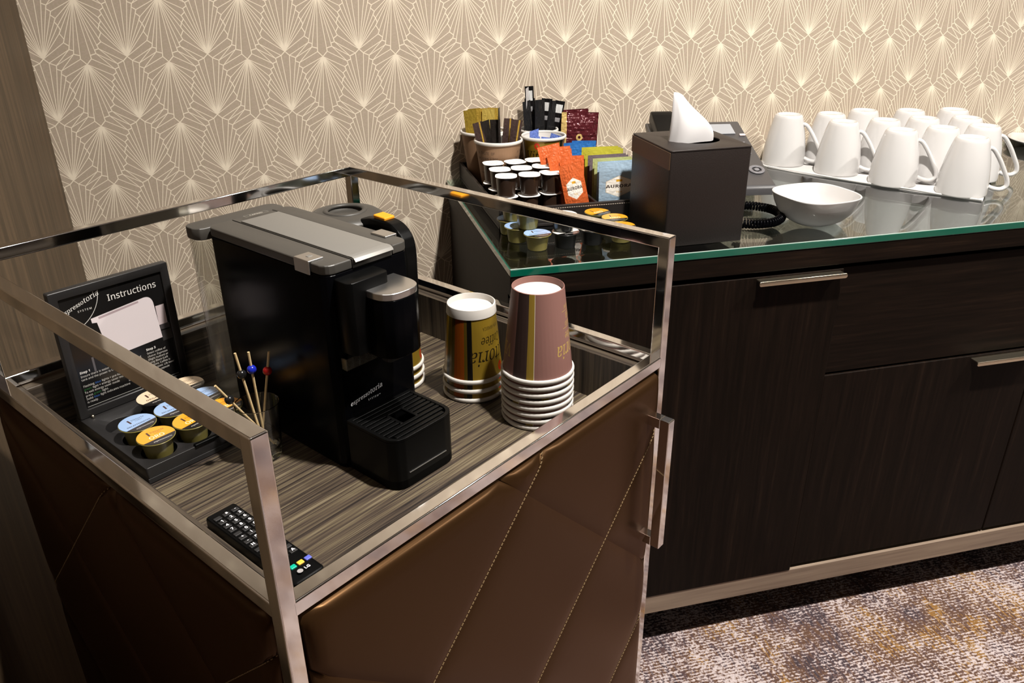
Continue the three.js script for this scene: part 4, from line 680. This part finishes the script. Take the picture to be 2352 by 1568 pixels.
// ---------------------------------------------------------------- napkin, mugs, bowl, plate
{
  const P = [[1.483, 0.03], [1.492, 0.092], [1.522, 0.15], [1.6, 0.266], [1.665, 0.36], [1.735, 0.449], [1.83, 0.358], [1.95, 0.245], [2.05, 0.152], [2.11, 0.06], [2.06, 0.02], [1.75, 0.012]];
  const s = new THREE.Shape(); P.forEach(([x, z], i) => (i ? s.lineTo(x, -z) : s.moveTo(x, -z)));
  const g = plan(s, GT + 0.0003, GT + 0.0023, 0.0004); const n = thing('napkin', 'large white napkin spread under the upturned mugs', 'napkin', [1.7, GT, 0.2]); g.translate(-1.7, -GT, -0.2); mesh('cloth', g, M.paper, n);
  // hem that lifts a little along the near edge
  const edge = tube([[1.492, 0.8028, 0.09], [1.55, 0.8034, 0.19], [1.6, 0.8026, 0.266], [1.65, 0.8044, 0.338], [1.69, 0.803, 0.392], [1.734, 0.8032, 0.448]], 0.0016, 60, 6); edge.translate(-1.7, -GT, -0.2); mesh('hem', edge, M.paper, n);
  const H = 0.108, y0 = GT + 0.0024;
  const body = lathe([[0.0425, 0.001], [0.0436, 0], [0.0452, 0.0005], [0.0457, 0.003], [0.0456, 0.018], [0.0435, 0.042], [0.0395, 0.066], [0.0345, 0.088], [0.031, 0.1005], [0.0292, 0.1055], [0.0265, 0.108], [0.0242, 0.108], [0.0225, 0.1055], [0.02, 0.1048], [0, 0.1046]], 56);
  const inner = lathe([[0.0425, 0.001], [0.0425, 0.018], [0.0405, 0.042], [0.0365, 0.066], [0.031, 0.09], [0, 0.096]], 40);
  const hp = [[0.032, 0.089, 0], [0.04, 0.0865, 0], [0.053, 0.071, 0], [0.067, 0.048, 0], [0.0775, 0.027, 0], [0.078, 0.017, 0], [0.07, 0.011, 0], [0.056, 0.0115, 0], [0.0435, 0.016, 0]];
  const hg = tube(hp, 0.0042, 64, 14); hg.scale(1, 1, 1.35);
  const at = [[1.54, 0.07, 'nearest the telephone at the left end of the front row'], [1.603, 0.178, 'second from the telephone in the front row'], [1.657, 0.289, 'third from the telephone in the front row, behind the bowl'], [1.735, 0.39, 'nearest the camera at the napkin corner'],
    [1.634, 0.086, 'second row, leftmost, against the wall'], [1.697, 0.186, 'second row, middle'], [1.752, 0.292, 'second row, behind the one at the napkin corner'],
    [1.729, 0.07, 'third row, against the wall'], [1.789, 0.19, 'third row, middle'], [1.843, 0.3, 'third row, front, its handle overlapping the napkin corner mug'],
    [1.826, 0.1, 'fourth row, against the wall'], [1.878, 0.212, 'fourth row, front'], [1.925, 0.118, 'farthest right against the wall']];
  let first; at.forEach(([x, z, w], i) => {
    const label = `white china mug upside down, ${w}`, turn = -0.72 + (i % 3) * 0.08 + (i === 3 || i === 9 ? 0.25 : 0);
    if (!first) { first = thing('china_mug', label, 'mug', [x, y0, z], turn, 'upturned white mugs'); mesh('body', body, M.china, first); mesh('inside', inner, M.china, first); mesh('handle', hg, M.china, first); } else dup(first, label, [x, y0, z], turn);
  });
  // square bowl with rounded corners
  const b = thing('square_bowl', 'white square china bowl with soft corners on the glass', 'bowl', [1.356, GT + 0.0004, 0.4745], 0.13);
  const ring = (half, y, n, wave = 0) => { const o = []; for (let i = 0; i < 64; i++) { const a = i / 64 * Math.PI * 2, c = Math.cos(a), s2 = Math.sin(a), k = (Math.abs(c) ** n + Math.abs(s2) ** n) ** (-1 / n); o.push([half * k * c, y + wave * Math.cos(4 * a), half * k * s2]); } return o; };
  const rings = [ring(0.001, 0.001, 2), ring(0.03, 0.001, 2.3), ring(0.033, 0.0002, 2.4), ring(0.036, 0.001, 2.4), ring(0.0475, 0.0085, 2.5), ring(0.0565, 0.02, 2.7), ring(0.0625, 0.034, 2.8), ring(0.0662, 0.0485, 2.9), ring(0.067, 0.0503, 2.9), ring(0.0658, 0.051, 2.9), ring(0.0638, 0.0498, 2.9), ring(0.0598, 0.034, 2.8), ring(0.0538, 0.021, 2.7), ring(0.044, 0.0105, 2.5), ring(0.03, 0.006, 2.3), ring(0.001, 0.005, 2)];
  const pos = [], idx = []; rings.forEach((r) => r.forEach((p) => pos.push(...p))); for (let j = 0; j < rings.length - 1; j++) for (let i = 0; i < 64; i++) { const a = j * 64 + i, c = j * 64 + (i + 1) % 64; idx.push(a, a + 64, c, c, a + 64, c + 64); }
  const bg = new THREE.BufferGeometry(); bg.setAttribute('position', new THREE.Float32BufferAttribute(pos, 3)); bg.setIndex(idx); bg.computeVertexNormals(); mesh('shell', bg, M.china, b);
  const p = thing('china_plate', 'white china plate at the right edge beyond the mugs', 'plate', [2.262, GT + 0.0005, 0.1]); mesh('dish', lathe([[0, 0.002], [0.05, 0.002], [0.054, 0], [0.058, 0.002], [0.085, 0.009], [0.108, 0.0185], [0.11, 0.02], [0.108, 0.021], [0.084, 0.012], [0.056, 0.006], [0, 0.0055]], 56), M.china, p);
}
renderer.render(scene, camera);
